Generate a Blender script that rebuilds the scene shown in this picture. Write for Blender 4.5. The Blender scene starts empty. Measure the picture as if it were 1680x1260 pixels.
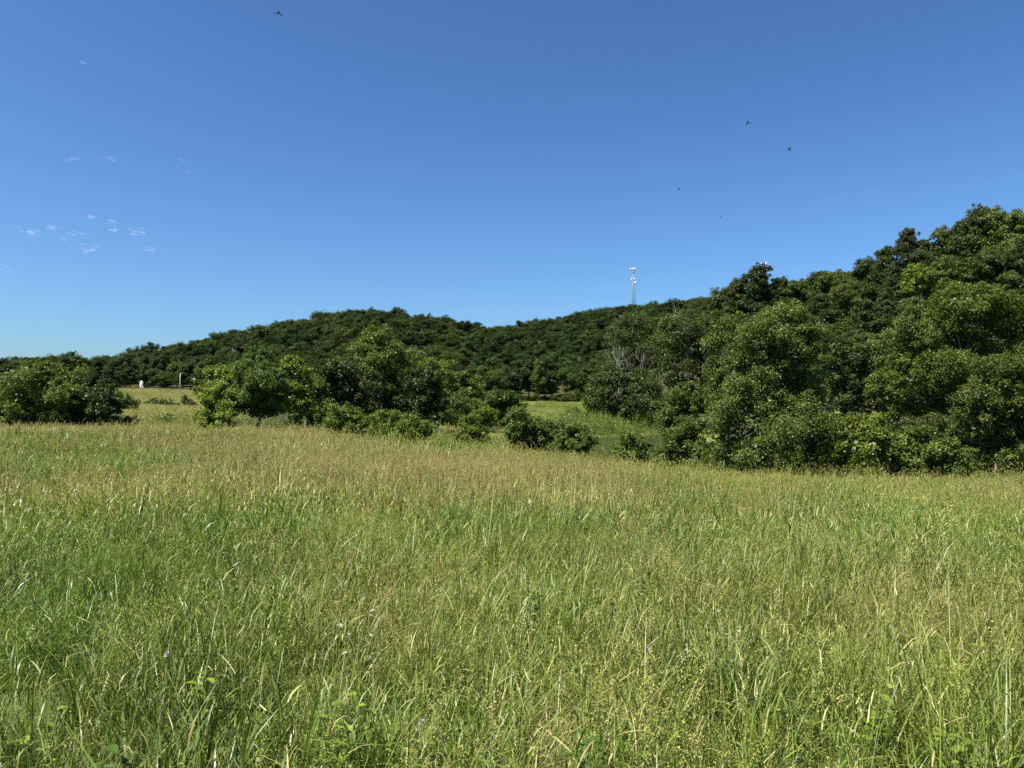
import bpy, math
import numpy as np
from mathutils import Vector, Matrix, Euler

S = bpy.context.scene
COL = S.collection
R = math.radians
rng = np.random.default_rng(7)

# ------------------------------------------------------------------ camera
F = 1270.0                    # focal length in photo pixels (1680 wide)
EYE = 1.65
PITCH = math.atan(42 / F)
cam_d = bpy.data.cameras.new('camera'); cam = bpy.data.objects.new('camera', cam_d); COL.objects.link(cam)
cam_d.sensor_width = 36; cam_d.lens = 36 * F / 1680
cam_d.clip_start = 0.05; cam_d.clip_end = 30000
cam.location = (0, 0, EYE); cam.rotation_euler = (R(90) + PITCH, 0, 0)
S.camera = cam

# ------------------------------------------------------------------ sky and sun
SUN_AZ, SUN_EL = R(-122), R(59)          # azimuth from the viewing direction (+Y), clockwise positive
w = bpy.data.worlds.new('World'); S.world = w; w.use_nodes = True
nt = w.node_tree; bg = nt.nodes['Background']
sky = nt.nodes.new('ShaderNodeTexSky'); sky.sky_type = 'NISHITA'; sky.sun_disc = False
sky.sun_elevation = SUN_EL; sky.sun_rotation = SUN_AZ
sky.altitude = 0; sky.air_density = 1.0; sky.dust_density = 1.2; sky.ozone_density = 5.0
gam = nt.nodes.new('ShaderNodeGamma'); gam.inputs[1].default_value = 1.3
tin = nt.nodes.new('ShaderNodeMix'); tin.data_type = 'RGBA'; tin.blend_type = 'MULTIPLY'; tin.inputs[0].default_value = 1
tin.inputs[7].default_value = (.56, .69, .765, 1)          # a little less red than the model's clear air
nt.links.new(sky.outputs[0], gam.inputs[0]); nt.links.new(gam.outputs[0], tin.inputs[6])
nt.links.new(tin.outputs[2], bg.inputs[0]); bg.inputs[1].default_value = 0.055
sd = bpy.data.lights.new('sun', 'SUN'); so = bpy.data.objects.new('sun', sd); COL.objects.link(so)
sd.energy = 5.0; sd.angle = R(0.53); sd.color = (1, .94, .82)
sdir = Vector((math.sin(SUN_AZ) * math.cos(SUN_EL), math.cos(SUN_AZ) * math.cos(SUN_EL), math.sin(SUN_EL)))
so.rotation_euler = sdir.to_track_quat('Z', 'Y').to_euler(); so.location = (0, 0, 300)
S.view_settings.view_transform = 'Standard'; S.view_settings.look = 'None'
S.view_settings.exposure = 1.267; S.view_settings.gamma = 1
w.cycles.sampling_method = 'NONE'; S.cycles.max_bounces = 4; S.cycles.diffuse_bounces = 2; S.cycles.transmission_bounces = 2
S.cycles.glossy_bounces = 1; S.cycles.use_adaptive_sampling = True; S.cycles.adaptive_threshold = .02; S.cycles.use_denoising = False;
S.cycles.caustics_reflective = False; S.cycles.caustics_refractive = False; S.cycles.transparent_max_bounces = 12; S.cycles.volume_bounces = 0

# ------------------------------------------------------------------ helpers
CP, SP = math.cos(PITCH), math.sin(PITCH)
def at(px, py, d):
    """the point of the place at depth d that lies along a photo direction"""
    a = (px - 840) / F; b = -(py - 630) / F
    y = CP - b * SP; z = SP + b * CP
    return np.array([a / y * d, d, EYE + z / y * d])
def ppm(d): return F / d

def vnoise(x, y, seed=0):
    x = np.asarray(x, float); y = np.asarray(y, float)
    xi = np.floor(x).astype(np.int64); yi = np.floor(y).astype(np.int64)
    fx = x - xi; fy = y - yi
    fx = fx * fx * (3 - 2 * fx); fy = fy * fy * (3 - 2 * fy)
    def h(a, b):
        n = (a * 374761393 + b * 668265263 + seed * 974634777) & 0xffffffff
        n = ((n ^ (n >> 13)) * 1274126177) & 0xffffffff
        return ((n ^ (n >> 16)) & 0xffff) / 65535.0
    return (h(xi, yi) * (1 - fx) + h(xi + 1, yi) * fx) * (1 - fy) + (h(xi, yi + 1) * (1 - fx) + h(xi + 1, yi + 1) * fx) * fy
def fbm(x, y, seed=0, o=4):
    s = 0; a = .5; t = 0
    for i in range(o):
        s = s + a * vnoise(x * 2 ** i, y * 2 ** i, seed + i); t += a; a *= .5
    return s / t
def sstep(a, b, x):
    t = np.clip((np.asarray(x, float) - a) / (b - a), 0, 1); return t * t * (3 - 2 * t)

# ------------------------------------------------------------------ terrain heights
CTRL = [  # photo column, depth, ground height
 (840, 2, 0), (100, 2, 0), (1600, 2, 0), (840, 8, 0), (100, 8, 0), (1600, 8, -.12),
 (100, 20, 0), (500, 20, 0), (840, 20, -.3), (1200, 20, -.75), (1600, 20, -.9),
 (0, 40, -.05), (420, 40, -.1), (650, 40, -.5), (900, 38, -1.15), (1150, 34, -1.65), (1450, 34, -1.9), (1680, 34, -1.9),
 (0, 60, -.1), (200, 60, -.1), (420, 52, -.15), (650, 50, -.65), (900, 46, -1.6), (1150, 42, -2.3), (1450, 42, -2.6), (1680, 42, -2.5),
 (0, 85, .5), (250, 85, .45), (420, 80, 0), (650, 72, -.9), (900, 62, -3), (1150, 58, -3.3), (1450, 56, -2.6), (1680, 54, -2.0),
 (250, 110, 1.1), (250, 160, 2.1), (250, 175, 2.7), (250, 215, 5.3), (250, 262, 8.3), (0, 262, 8), (0, 140, 2),
 (420, 120, .6), (420, 200, 3), (420, 290, 8),
 (650, 110, -.6), (760, 110, -.3), (760, 130, .2), (650, 180, 1), (650, 260, 4),
 (895, 76, -4.0), (1000, 76, -4.3), (880, 110, -3.9), (760, 72, -1.0), (760, 90, -.6), (810, 75, -1.6), (820, 92, -1.1), (820, 112, -.8), (700, 75, -.85), (1000, 100, -4.6), (1120, 100, -4.6), (1000, 132, -4.2), (1100, 130, -4.2),
 (880, 145, -2.6), (1000, 152, -2.2), (1120, 150, -2.0), (1000, 170, -1.0), (1000, 192, -.3), (1120, 185, .2),
 (900, 200, -1.2), (900, 260, 1.4), (900, 325, 4.4), (760, 250, 2.5), (760, 330, 5),
 (960, 260, 1.6), (965, 325, 4.8), (1000, 240, 1.4), (1040, 300, 14), (1060, 235, 4), (1180, 150, 6), (1180, 170, 12),
 (1250, 75, -2.6), (1250, 110, 2), (1250, 150, 14.5), (1250, 200, 22),
 (1400, 75, -.5), (1400, 100, 6), (1400, 130, 14.5), (1400, 190, 24),
 (1640, 70, 1.5), (1640, 95, 9.5), (1640, 122, 17), (1640, 190, 27),
 (0, 450, 15), (150, 450, 17), (330, 455, 31), (450, 490, 43), (560, 520, 55.5), (690, 530, 54), (760, 550, 52), (820, 580, 51),
 (930, 600, 63), (1040, 640, 72.5), (1180, 640, 73), (1400, 640, 82), (1256, 700, 88),
 (600, 330, 9), (600, 420, 32), (450, 400, 22), (760, 440, 28), (900, 440, 26), (1040, 440, 40), (1180, 400, 48), (330, 360, 14),
 (0, 900, 15), (420, 900, 30), (840, 900, 45), (1300, 900, 70), (1680, 900, 70),
 (0, 2500, 10), (840, 2500, 10), (1680, 2500, 10), (840, 6000, 5), (0, 6000, 5), (1680, 6000, 5), (1680, 350, 45),
]
def uv(x, y):
    r = np.hypot(x, y); th = np.arctan2(x, y)
    return np.stack([np.clip(th, -1.15, 1.15) * 2.2, np.log(np.maximum(r, 2.0)) * 1.0], -1)
_c = np.array([((p - 840) / F * d, d, z) for p, d, z in CTRL])
_q = uv(_c[:, 0], _c[:, 1]); _n = len(_q)
def _k(a, b):
    r2 = ((a[:, None, :] - b[None]) ** 2).sum(-1); return .5 * r2 * np.log(r2 + 1e-9)
_A = np.zeros((_n + 3, _n + 3)); _A[:_n, :_n] = _k(_q, _q) + np.eye(_n) * 2e-4
_A[:_n, _n] = 1; _A[:_n, _n + 1:] = _q; _A[_n:, :_n] = _A[:_n, _n:].T
_W = np.linalg.solve(_A, np.concatenate([_c[:, 2], np.zeros(3)]))
def H(x, y):
    x = np.atleast_1d(np.asarray(x, float)); y = np.atleast_1d(np.asarray(y, float))
    out = np.empty(len(x))
    for i in range(0, len(x), 20000):
        q = uv(x[i:i + 20000], y[i:i + 20000])
        out[i:i + 20000] = _k(q, _q) @ _W[:_n] + _W[_n] + q @ _W[_n + 1:]
    th = np.abs(np.arctan2(x, y)); r = np.hypot(x, y)
    out *= 1 - sstep(1.0, 1.6, th) * .9
    out += (vnoise(x * .35, y * .35, 3) - .5) * .12 * sstep(3, 12, r) + (vnoise(x * .06, y * .06, 5) - .5) * .5 * sstep(20, 80, r)
    return out
def hz(x, y): return float(H(x, y)[0])

# ------------------------------------------------------------------ materials
def newmat(name):
    m = bpy.data.materials.new(name); m.use_nodes = True
    n = m.node_tree.nodes; n.clear()
    return m, n, m.node_tree.links
def plain(name, col, rough=.7, metal=0, noise=0, scale=8):
    m, n, l = newmat(name)
    o = n.new('ShaderNodeOutputMaterial'); p = n.new('ShaderNodeBsdfPrincipled')
    p.inputs['Roughness'].default_value = rough; p.inputs['Metallic'].default_value = metal
    l.new(p.outputs[0], o.inputs[0])
    if noise:
        tc = n.new('ShaderNodeTexCoord'); t = n.new('ShaderNodeTexNoise'); t.inputs['Scale'].default_value = scale; t.inputs['Detail'].default_value = 6
        l.new(tc.outputs['Object'], t.inputs['Vector'])
        r = n.new('ShaderNodeValToRGB'); r.color_ramp.elements[0].position = .3; r.color_ramp.elements[1].position = .7
        r.color_ramp.elements[0].color = (*[c * (1 - noise) for c in col], 1); r.color_ramp.elements[1].color = (*[min(1, c * (1 + noise)) for c in col], 1)
        l.new(t.outputs[0], r.inputs[0]); l.new(r.outputs[0], p.inputs['Base Color'])
    else: p.inputs['Base Color'].default_value = (*col, 1)
    return m
def leafmat(name, c0, c1, c2, rough=.5, spec=.3, trans=.3, tcol=(1.3, 1.3, .5), inst=False, hue=.008, objvar=.18):
    """leaf shader: colour runs c0-c1-c2 with the leaf's own 'v'; light passes through"""
    m, n, l = newmat(name)
    o = n.new('ShaderNodeOutputMaterial'); p = n.new('ShaderNodeBsdfPrincipled'); t = n.new('ShaderNodeBsdfTranslucent'); mx = n.new('ShaderNodeMixShader')
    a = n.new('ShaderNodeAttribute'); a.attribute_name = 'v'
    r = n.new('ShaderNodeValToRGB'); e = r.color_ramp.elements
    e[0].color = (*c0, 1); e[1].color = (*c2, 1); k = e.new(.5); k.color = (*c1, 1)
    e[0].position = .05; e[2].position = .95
    l.new(a.outputs['Fac'], r.inputs[0])
    oi = n.new('ShaderNodeObjectInfo'); hs = n.new('ShaderNodeHueSaturation')
    mr = n.new('ShaderNodeMapRange'); mr.inputs[3].default_value = .5 - hue; mr.inputs[4].default_value = .5 + hue
    l.new(oi.outputs['Random'], mr.inputs[0]); l.new(mr.outputs[0], hs.inputs['Hue'])
    mu = n.new('ShaderNodeMath'); mu.operation = 'MULTIPLY'; mu.inputs[1].default_value = 7.31
    fr = n.new('ShaderNodeMath'); fr.operation = 'FRACT'; l.new(oi.outputs['Random'], mu.inputs[0]); l.new(mu.outputs[0], fr.inputs[0])
    mv = n.new('ShaderNodeMapRange'); mv.inputs[3].default_value = 1 - objvar; mv.inputs[4].default_value = 1 + objvar
    l.new(fr.outputs[0], mv.inputs[0]); l.new(mv.outputs[0], hs.inputs['Value'])
    l.new(r.outputs[0], hs.inputs['Color']); last = hs.outputs[0]
    if inst:                                  # dry patches of the meadow, given by the scattering points
        ad = n.new('ShaderNodeAttribute'); ad.attribute_type = 'INSTANCER'; ad.attribute_name = 'dry'
        dm = n.new('ShaderNodeMix'); dm.data_type = 'RGBA'; dm.inputs[7].default_value = (*inst, 1)
        l.new(ad.outputs['Fac'], dm.inputs[0]); l.new(last, dm.inputs[6]); last = dm.outputs[2]
    l.new(last, p.inputs['Base Color'])
    tm = n.new('ShaderNodeMix'); tm.data_type = 'RGBA'; tm.blend_type = 'MULTIPLY'; tm.inputs[0].default_value = 1; tm.inputs[7].default_value = (*tcol, 1)
    l.new(last, tm.inputs[6]); l.new(tm.outputs[2], t.inputs[0])
    p.inputs['Roughness'].default_value = rough; p.inputs['Specular IOR Level'].default_value = spec
    mx.inputs[0].default_value = trans
    l.new(p.outputs[0], mx.inputs[1]); l.new(t.outputs[0], mx.inputs[2]); l.new(mx.outputs[0], o.inputs[0])
    return m
M = {}
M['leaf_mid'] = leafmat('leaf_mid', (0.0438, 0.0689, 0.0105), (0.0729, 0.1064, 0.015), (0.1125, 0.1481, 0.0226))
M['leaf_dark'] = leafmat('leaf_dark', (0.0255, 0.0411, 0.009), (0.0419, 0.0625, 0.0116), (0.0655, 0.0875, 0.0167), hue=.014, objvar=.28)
M['leaf_light'] = leafmat('leaf_light', (0.0725, 0.109, 0.0128), (0.1207, 0.1645, 0.0181), (0.1811, 0.2223, 0.0317))
M['leaf_olive'] = leafmat('leaf_olive', (0.0466, 0.0708, 0.0105), (0.0766, 0.1081, 0.0147), (0.1166, 0.1471, 0.0223))
M['leaf_vine'] = leafmat('leaf_vine', (0.0484, 0.0759, 0.0129), (0.0792, 0.1127, 0.0164), (0.121, 0.1572, 0.0242), rough=.45, spec=.35, hue=.004, objvar=.05)
M['leaf_round'] = leafmat('leaf_round', (0.0384, 0.0648, 0.0132), (0.0648, 0.0984, 0.0187), (0.108, 0.144, 0.0286), rough=.5, spec=.2)
M['leaf_tall'] = leafmat('leaf_tall', (.05, .078, .012), (.082, .118, .017), (.125, .16, .026))
M['leaf_wood'] = leafmat('leaf_wood', (0.0382, 0.0591, 0.0099), (0.0634, 0.0906, 0.0135), (0.0986, 0.1281, 0.0199), hue=.016, objvar=.32)
M['leaf_far'] = leafmat('leaf_far', (0.021, 0.0356, 0.0119), (0.0345, 0.0538, 0.0155), (0.054, 0.076, 0.0208), hue=.032, objvar=.45, rough=.7, spec=.08)
M['bark'] = plain('bark', (.11, .085, .065), .9, noise=.4, scale=6)
M['bark_pale'] = plain('bark_pale', (.36, .32, .26), .9, noise=.25, scale=6)
M['dead_wood'] = plain('dead_wood', (.18, .165, .14), .9, noise=.2, scale=6)
M['pole_wood'] = plain('pole_wood', (.42, .38, .31), .85, noise=.2, scale=4)
M['steel'] = plain('steel', (.24, .25, .27), .5, .6, noise=.1)
M['white_paint'] = plain('white_paint', (.8, .8, .79), .5, noise=.04)
M['grey_roof'] = plain('grey_roof', (.2, .2, .2), .8, noise=.2)
M['feather'] = plain('feather', (.004, .004, .005), .9, noise=.3, scale=20)

# ------------------------------------------------------------------ object builders
def tag(o, label=None, cat=None, group=None, kind=None):
    if label: o['label'] = label
    if cat: o['category'] = cat
    if group: o['group'] = group
    if kind: o['kind'] = kind
    return o
def mesh_obj(name, me, parent=None, link=True):
    o = bpy.data.objects.new(name, me)
    if link: COL.objects.link(o)
    if parent: o.parent = parent
    return o
def empty(name, loc, label, cat, group=None):
    o = bpy.data.objects.new(name, None); COL.objects.link(o); o.location = loc; o.empty_display_size = .3
    return tag(o, label, cat, group)
def build(name, verts, faces_by_size, mats=(), mat_idx=None, v=None, smooth=False):
    """mesh from numpy arrays; faces_by_size: list of (n,k) int arrays; v per face"""
    me = bpy.data.meshes.new(name)
    verts = np.asarray(verts, np.float32)
    me.vertices.add(len(verts)); me.vertices.foreach_set('co', verts.ravel())
    fl = [np.asarray(f, np.int32) for f in faces_by_size if len(f)]
    loops = np.concatenate([f.ravel() for f in fl]); tot = np.concatenate([np.full(len(f), f.shape[1], np.int32) for f in fl])
    me.loops.add(len(loops)); me.loops.foreach_set('vertex_index', loops)
    me.polygons.add(len(tot))
    me.polygons.foreach_set('loop_start', np.concatenate([[0], np.cumsum(tot)[:-1]]).astype(np.int32))
    me.polygons.foreach_set('loop_total', tot)
    for m in mats: me.materials.append(m)
    if mat_idx is not None: me.polygons.foreach_set('material_index', np.asarray(mat_idx, np.int32))
    if v is not None:
        a = me.attributes.new('v', 'FLOAT', 'FACE'); a.data.foreach_set('value', np.asarray(v, np.float32))
    if smooth: me.polygons.foreach_set('use_smooth', np.ones(len(tot), bool))
    me.update(calc_edges=True); me.validate()
    return me
def nrm(a): return a / np.maximum(np.linalg.norm(a, axis=-1, keepdims=True), 1e-9)

class Geo:
    """collects boxes, tubes and the like into one mesh"""
    def __init__(s): s.v = []; s.q = []; s.t = []; s.n = 0
    def add(s, v, q=(), t=()):
        s.v.append(np.asarray(v, float))
        if len(q): s.q.append(np.asarray(q, int) + s.n)
        if len(t): s.t.append(np.asarray(t, int) + s.n)
        s.n += len(v)
    def box(s, c, d):
        c = np.asarray(c, float); d = np.asarray(d, float) / 2
        v = [c + d * np.array(k) for k in [(-1,-1,-1),(1,-1,-1),(1,1,-1),(-1,1,-1),(-1,-1,1),(1,-1,1),(1,1,1),(-1,1,1)]]
        s.add(v, [(0,3,2,1),(4,5,6,7),(0,1,5,4),(1,2,6,5),(2,3,7,6),(3,0,4,7)])
    def tube(s, pts, rad, k=7):
        pts = np.asarray(pts, float); rad = np.broadcast_to(rad, len(pts))
        ring = []
        for i in range(len(pts)):
            t = pts[min(i + 1, len(pts) - 1)] - pts[max(i - 1, 0)]; t = t / max(np.linalg.norm(t), 1e-9)
            a = np.cross(t, [0, 0, 1.] if abs(t[2]) < .95 else [1., 0, 0]); a /= np.linalg.norm(a); b = np.cross(t, a)
            an = np.arange(k) * 2 * np.pi / k
            ring.append(pts[i] + rad[i] * (np.cos(an)[:, None] * a + np.sin(an)[:, None] * b))
        v = np.concatenate(ring + [pts[:1], pts[-1:]])
        q = []; n = len(pts)
        for i in range(n - 1):
            for j in range(k):
                q.append((i * k + j, i * k + (j + 1) % k, (i + 1) * k + (j + 1) % k, (i + 1) * k + j))
        t = [(n * k, (j + 1) % k, j) for j in range(k)] + [(n * k + 1, (n - 1) * k + j, (n - 1) * k + (j + 1) % k) for j in range(k)]
        s.add(v, q, t)
    def mesh(s, name, mat, smooth=False):
        fs = []
        if s.q: fs.append(np.concatenate(s.q))
        if s.t: fs.append(np.concatenate(s.t))
        return build(name, np.concatenate(s.v), fs, [mat], smooth=smooth)

def leaf_cards(pos, nor, size, g, aspect=.78, droop=.15):
    n = len(pos)
    t = nrm(np.cross(nor, nrm(g.normal(size=(n, 3))))); b = np.cross(nor, t)
    L = (size * g.uniform(.65, 1.35, n))[:, None] if np.isscalar(size) else (size * g.uniform(.7, 1.3, n))[:, None]
    W = L * aspect * .5; L = L * .5
    lift = nor * L * droop
    v = np.stack([pos - t * L, pos - b * W + lift, pos + t * L - lift, pos + b * W + lift], 1).reshape(-1, 3)
    f = np.arange(n * 4).reshape(-1, 4)
    return v, f

def crown_mesh(name, lobes, n_leaf, leaf, mat, seed, puff=.38, interior=.14, sprig=.10, low=-.35, sub=26, outw=.25):
    """every bough (ellipsoid cx,cy,cz,rx,ry,rz) breaks up into leafy heads of many sizes with gaps between"""
    g = np.random.default_rng(seed); core = np.asarray(lobes, float)
    carea = core[:, 3] * core[:, 4] + core[:, 3] * core[:, 5]
    PC = []; PR = []; PD = []
    for q in core:
        n = sub; dd = nrm(g.normal(size=(n, 3)) + np.array([0, 0, .3])); dd = dd[dd[:, 2] > low]
        k = g.uniform(.5, .98, len(dd)); r = np.clip(g.lognormal(-1.35, .42, len(dd)), .10, .55)
        sp = g.random(len(dd)) < sprig; k[sp] = g.uniform(1.0, 1.22, sp.sum()); r[sp] *= .55
        PC.append(q[:3] + dd * q[3:] * k[:, None]); PR.append(r * (q[3] * q[5]) ** .5); PD.append(dd)
    pc = np.concatenate(PC); pr = np.concatenate(PR); d = np.concatenate(PD)
    inside = np.zeros(len(pc), bool)
    for q in core: inside |= (((pc - q[:3]) / q[3:]) ** 2).sum(1) < .2
    pc, pr, d = pc[~inside], pr[~inside], d[~inside]
    n1 = int(n_leaf * (1 - interior)); wgt = pr ** 1.9; pi = g.choice(len(pc), n1, p=wgt / wgt.sum())
    ld = nrm(g.normal(size=(n1, 3)) + d[pi] * .6 + np.array([0, 0, .4]))
    wob = 1 + .35 * np.sin(ld[:, 0] * 5 + pi * 1.7) * np.sin(ld[:, 1] * 5 + pi * 2.3)
    pos = pc[pi] + ld * (pr[pi] * wob * g.random(n1) ** .38)[:, None] * np.array([1, 1, .7]) + g.normal(0, leaf * .5, (n1, 3))
    nor = nrm(ld * .2 + d[pi] * outw + np.array([0, 0, .42]) + g.normal(size=(n1, 3)) * (.7 - .35 * min(1, outw)))
    n2 = n_leaf - n1; l2 = g.choice(len(core), n2, p=carea / carea.sum())
    p2 = core[l2, :3] + nrm(g.normal(size=(n2, 3))) * core[l2, 3:] * (g.random(n2) ** .5 * .66)[:, None]
    pos = np.concatenate([pos, p2]); nor = np.concatenate([nor, nrm(g.normal(size=(n2, 3)) + [0, 0, .6])])
    sz = np.concatenate([np.full(n1, leaf), np.full(n2, leaf * 1.9)])
    v, f = leaf_cards(pos, nor, sz, g)
    pv = g.random(len(pc)); val = np.concatenate([pv[pi] * .5 + g.random(n1) * .5, g.random(n2) * .6])  # inner leaves keep to darker tones: crown shade put into their colour
    return build(name, v, [f], [mat], v=val)

def trunk_mesh(name, base, lobes, r0, mat, seed, stems=1, fork=.35):
    g = np.random.default_rng(seed); G = Geo(); lobes = np.asarray(lobes, float)
    cen = (lobes[:, :3] * lobes[:, 3:4]).sum(0) / lobes[:, 3].sum()
    top = lobes[np.argmax(lobes[:, 2])][:3]
    for s in range(stems):
        b = np.array(base, float) + (np.array([*g.normal(0, r0 * 1.5, 2), 0]) if stems > 1 else 0)
        hgt = top[2] - b[2]
        p1 = b + np.array([*(g.normal(0, .04 * hgt, 2)), hgt * fork]); p1[:2] += (cen[:2] - b[:2]) * .4
        pts = [b - [0, 0, .25], b + (p1 - b) * .5 + [*g.normal(0, .02 * hgt, 2), 0], p1, p1 * .45 + top * .55 + [*g.normal(0, .04 * hgt, 2), 0], top]
        k = 1 / math.sqrt(stems)
        G.tube(pts, np.array([1.25, .95, .75, .42, .08]) * r0 * k)
        for i, L in enumerate(lobes):
            if i % stems != s: continue
            st = p1 + (top - p1) * g.uniform(0, .5); mid = st * .5 + L[:3] * .5 + [0, 0, -.08 * hgt * g.random()]
            G.tube([st, mid, L[:3], L[:3] + nrm(g.normal(size=3) + [0, 0, .8]) * L[3:] * .8], np.array([.42, .3, .18, .04]) * r0 * k, 5)
    return G.mesh(name, mat, True)

# ------------------------------------------------------------------ ground
def zone_px(x, y): return 840 + x / np.maximum(y, .5) * F
EDGE = ([-400, 0, 190, 330, 500, 700, 850, 1000, 1100, 1160, 1400, 1680, 2100], [66, 64, 66, 62, 62, 57, 54, 49, 44, 40, 39, 42, 44])
def meadow_mask(x, y):
    """where open grassland is (1) and where wood and scrub stand (0)"""
    px = zone_px(x, y); d = y
    m = d < np.interp(px, *EDGE)
    m |= (px > 120) & (px < 400) & (d < 266)
    m |= (px > 690) & (px < 860) & (d < 135)
    m |= (px > 830) & (px < 968) & (d > 60) & (d < 332)
    m |= (px > 830) & (px < 1190) & (d > 40) & (d < 196)
    return m
def ground():
    na, nr = 420, 330
    th = np.concatenate([np.linspace(-.95, .95, 340), np.linspace(.95, 2 * np.pi - .95, na - 340 + 2)[1:-1]])
    rr = np.concatenate([[0.0], np.exp(np.linspace(math.log(.8), math.log(2600), nr))])
    T, Q = np.meshgrid(th, rr[1:], indexing='ij')
    X = Q * np.sin(T); Y = Q * np.cos(T); Z = H(X.ravel(), Y.ravel())
    v = np.concatenate([np.stack([X.ravel(), Y.ravel(), Z], 1), [[0, 0, hz(0, .01)]]])
    i = np.arange(len(th))[:, None]; j = np.arange(nr - 1)[None]
    i2 = (i + 1) % len(th)
    q = np.stack([i * nr + j, i * nr + j + 1, i2 * nr + j + 1, i2 * nr + j], -1).reshape(-1, 4)
    c = len(v) - 1; ii = np.arange(len(th)); t = np.stack([np.full(len(th), c), ii * nr, ((ii + 1) % len(th)) * nr], 1)
    m, n, l = newmat('ground_meadow')
    o = n.new('ShaderNodeOutputMaterial'); p = n.new('ShaderNodeBsdfPrincipled'); p.inputs['Roughness'].default_value = .95; p.inputs['Specular IOR Level'].default_value = .1
    l.new(p.outputs[0], o.inputs[0])
    tc = n.new('ShaderNodeTexCoord')
    def noise(sc, det, rough=.6):
        t = n.new('ShaderNodeTexNoise'); t.inputs['Scale'].default_value = sc; t.inputs['Detail'].default_value = det; t.inputs['Roughness'].default_value = rough
        l.new(tc.outputs['Object'], t.inputs['Vector']); return t
    def ramp(src, stops):
        r = n.new('ShaderNodeValToRGB'); e = r.color_ramp.elements
        e[0].position, e[0].color = stops[0][0], (*stops[0][1], 1); e[1].position, e[1].color = stops[-1][0], (*stops[-1][1], 1)
        for s in stops[1:-1]: k = e.new(s[0]); k.color = (*s[1], 1)
        l.new(src, r.inputs[0]); return r.outputs[0]
    n1 = noise(.09, 8, .65); n2 = noise(2.2, 6, .7)
    grass = ramp(n1.outputs[0], [(.3, (.10, .14, .03)), (.45, (.14, .18, .04)), (.58, (.19, .20, .06)), (.72, (.25, .22, .09))])
    fine = ramp(n2.outputs[0], [(.25, (.55, .55, .5)), (.5, (.95, .95, .95)), (.75, (1.3, 1.25, 1.15))])
    mg = n.new('ShaderNodeMix'); mg.data_type = 'RGBA'; mg.blend_type = 'MULTIPLY'; mg.inputs[0].default_value = 1
    l.new(grass, mg.inputs[6]); l.new(fine, mg.inputs[7])
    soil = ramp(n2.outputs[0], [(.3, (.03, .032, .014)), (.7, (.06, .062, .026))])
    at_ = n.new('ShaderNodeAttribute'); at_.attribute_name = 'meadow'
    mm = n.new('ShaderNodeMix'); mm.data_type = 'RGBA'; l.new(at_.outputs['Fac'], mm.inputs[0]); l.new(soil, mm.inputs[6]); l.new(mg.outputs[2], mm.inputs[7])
    l.new(mm.outputs[2], p.inputs['Base Color'])
    bp = n.new('ShaderNodeBump'); bp.inputs['Strength'].default_value = .7; bp.inputs['Distance'].default_value = .25; l.new(n2.outputs[0], bp.inputs['Height']); l.new(bp.outputs[0], p.inputs['Normal'])
    me = build('ground', v, [q, t], [m], smooth=True)
    mk = np.where(v[:, 1] > .5, meadow_mask(v[:, 0], v[:, 1]), 1.0)
    mk = mk * np.where((v[:, 1] > 125) & (v[:, 1] < 200) & (zone_px(v[:, 0], v[:, 1]) > 850), .45, 1.0)      # rank weedy bank
    # beneath the tall grass of the near field the ground colour is darker
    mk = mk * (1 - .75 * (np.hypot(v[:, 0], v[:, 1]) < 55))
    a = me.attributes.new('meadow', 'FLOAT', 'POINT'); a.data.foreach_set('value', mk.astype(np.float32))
    return tag(mesh_obj('ground', me), 'grassy rolling ground from the field to the wooded hills', 'ground', kind='structure')
ground()

WATER = -3.2
def pond():
    an = np.linspace(0, 2 * np.pi, 90, endpoint=False); g = 1 + .06 * np.sin(an * 3 + 1) + .04 * np.sin(an * 7)
    cx, cy = 20, 108
    ring = np.stack([cx + 20 * g * np.cos(an), cy + 46 * g * np.sin(an), np.full(90, WATER)], 1)
    v = np.concatenate([ring, [[cx, cy, WATER]]]); t = [(90, i, (i + 1) % 90) for i in range(90)]
    m, n, l = newmat('pond_water'); o = n.new('ShaderNodeOutputMaterial'); p = n.new('ShaderNodeBsdfPrincipled')
    p.inputs['Base Color'].default_value = (.035, .045, .015, 1); p.inputs['Roughness'].default_value = .12; l.new(p.outputs[0], o.inputs[0])
    tc = n.new('ShaderNodeTexCoord'); tx = n.new('ShaderNodeTexNoise'); tx.inputs['Scale'].default_value = 1.3; tx.inputs['Detail'].default_value = 3
    bp = n.new('ShaderNodeBump'); bp.inputs['Strength'].default_value = .12; bp.inputs['Distance'].default_value = .1
    l.new(tc.outputs['Object'], tx.inputs['Vector']); l.new(tx.outputs[0], bp.inputs['Height']); l.new(bp.outputs[0], p.inputs['Normal'])
    tag(mesh_obj('pond_water', build('pond_water', v, [np.array(t)], [m])), 'dark still pond water glimpsed behind the bushes', 'water', kind='structure')
pond()

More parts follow.
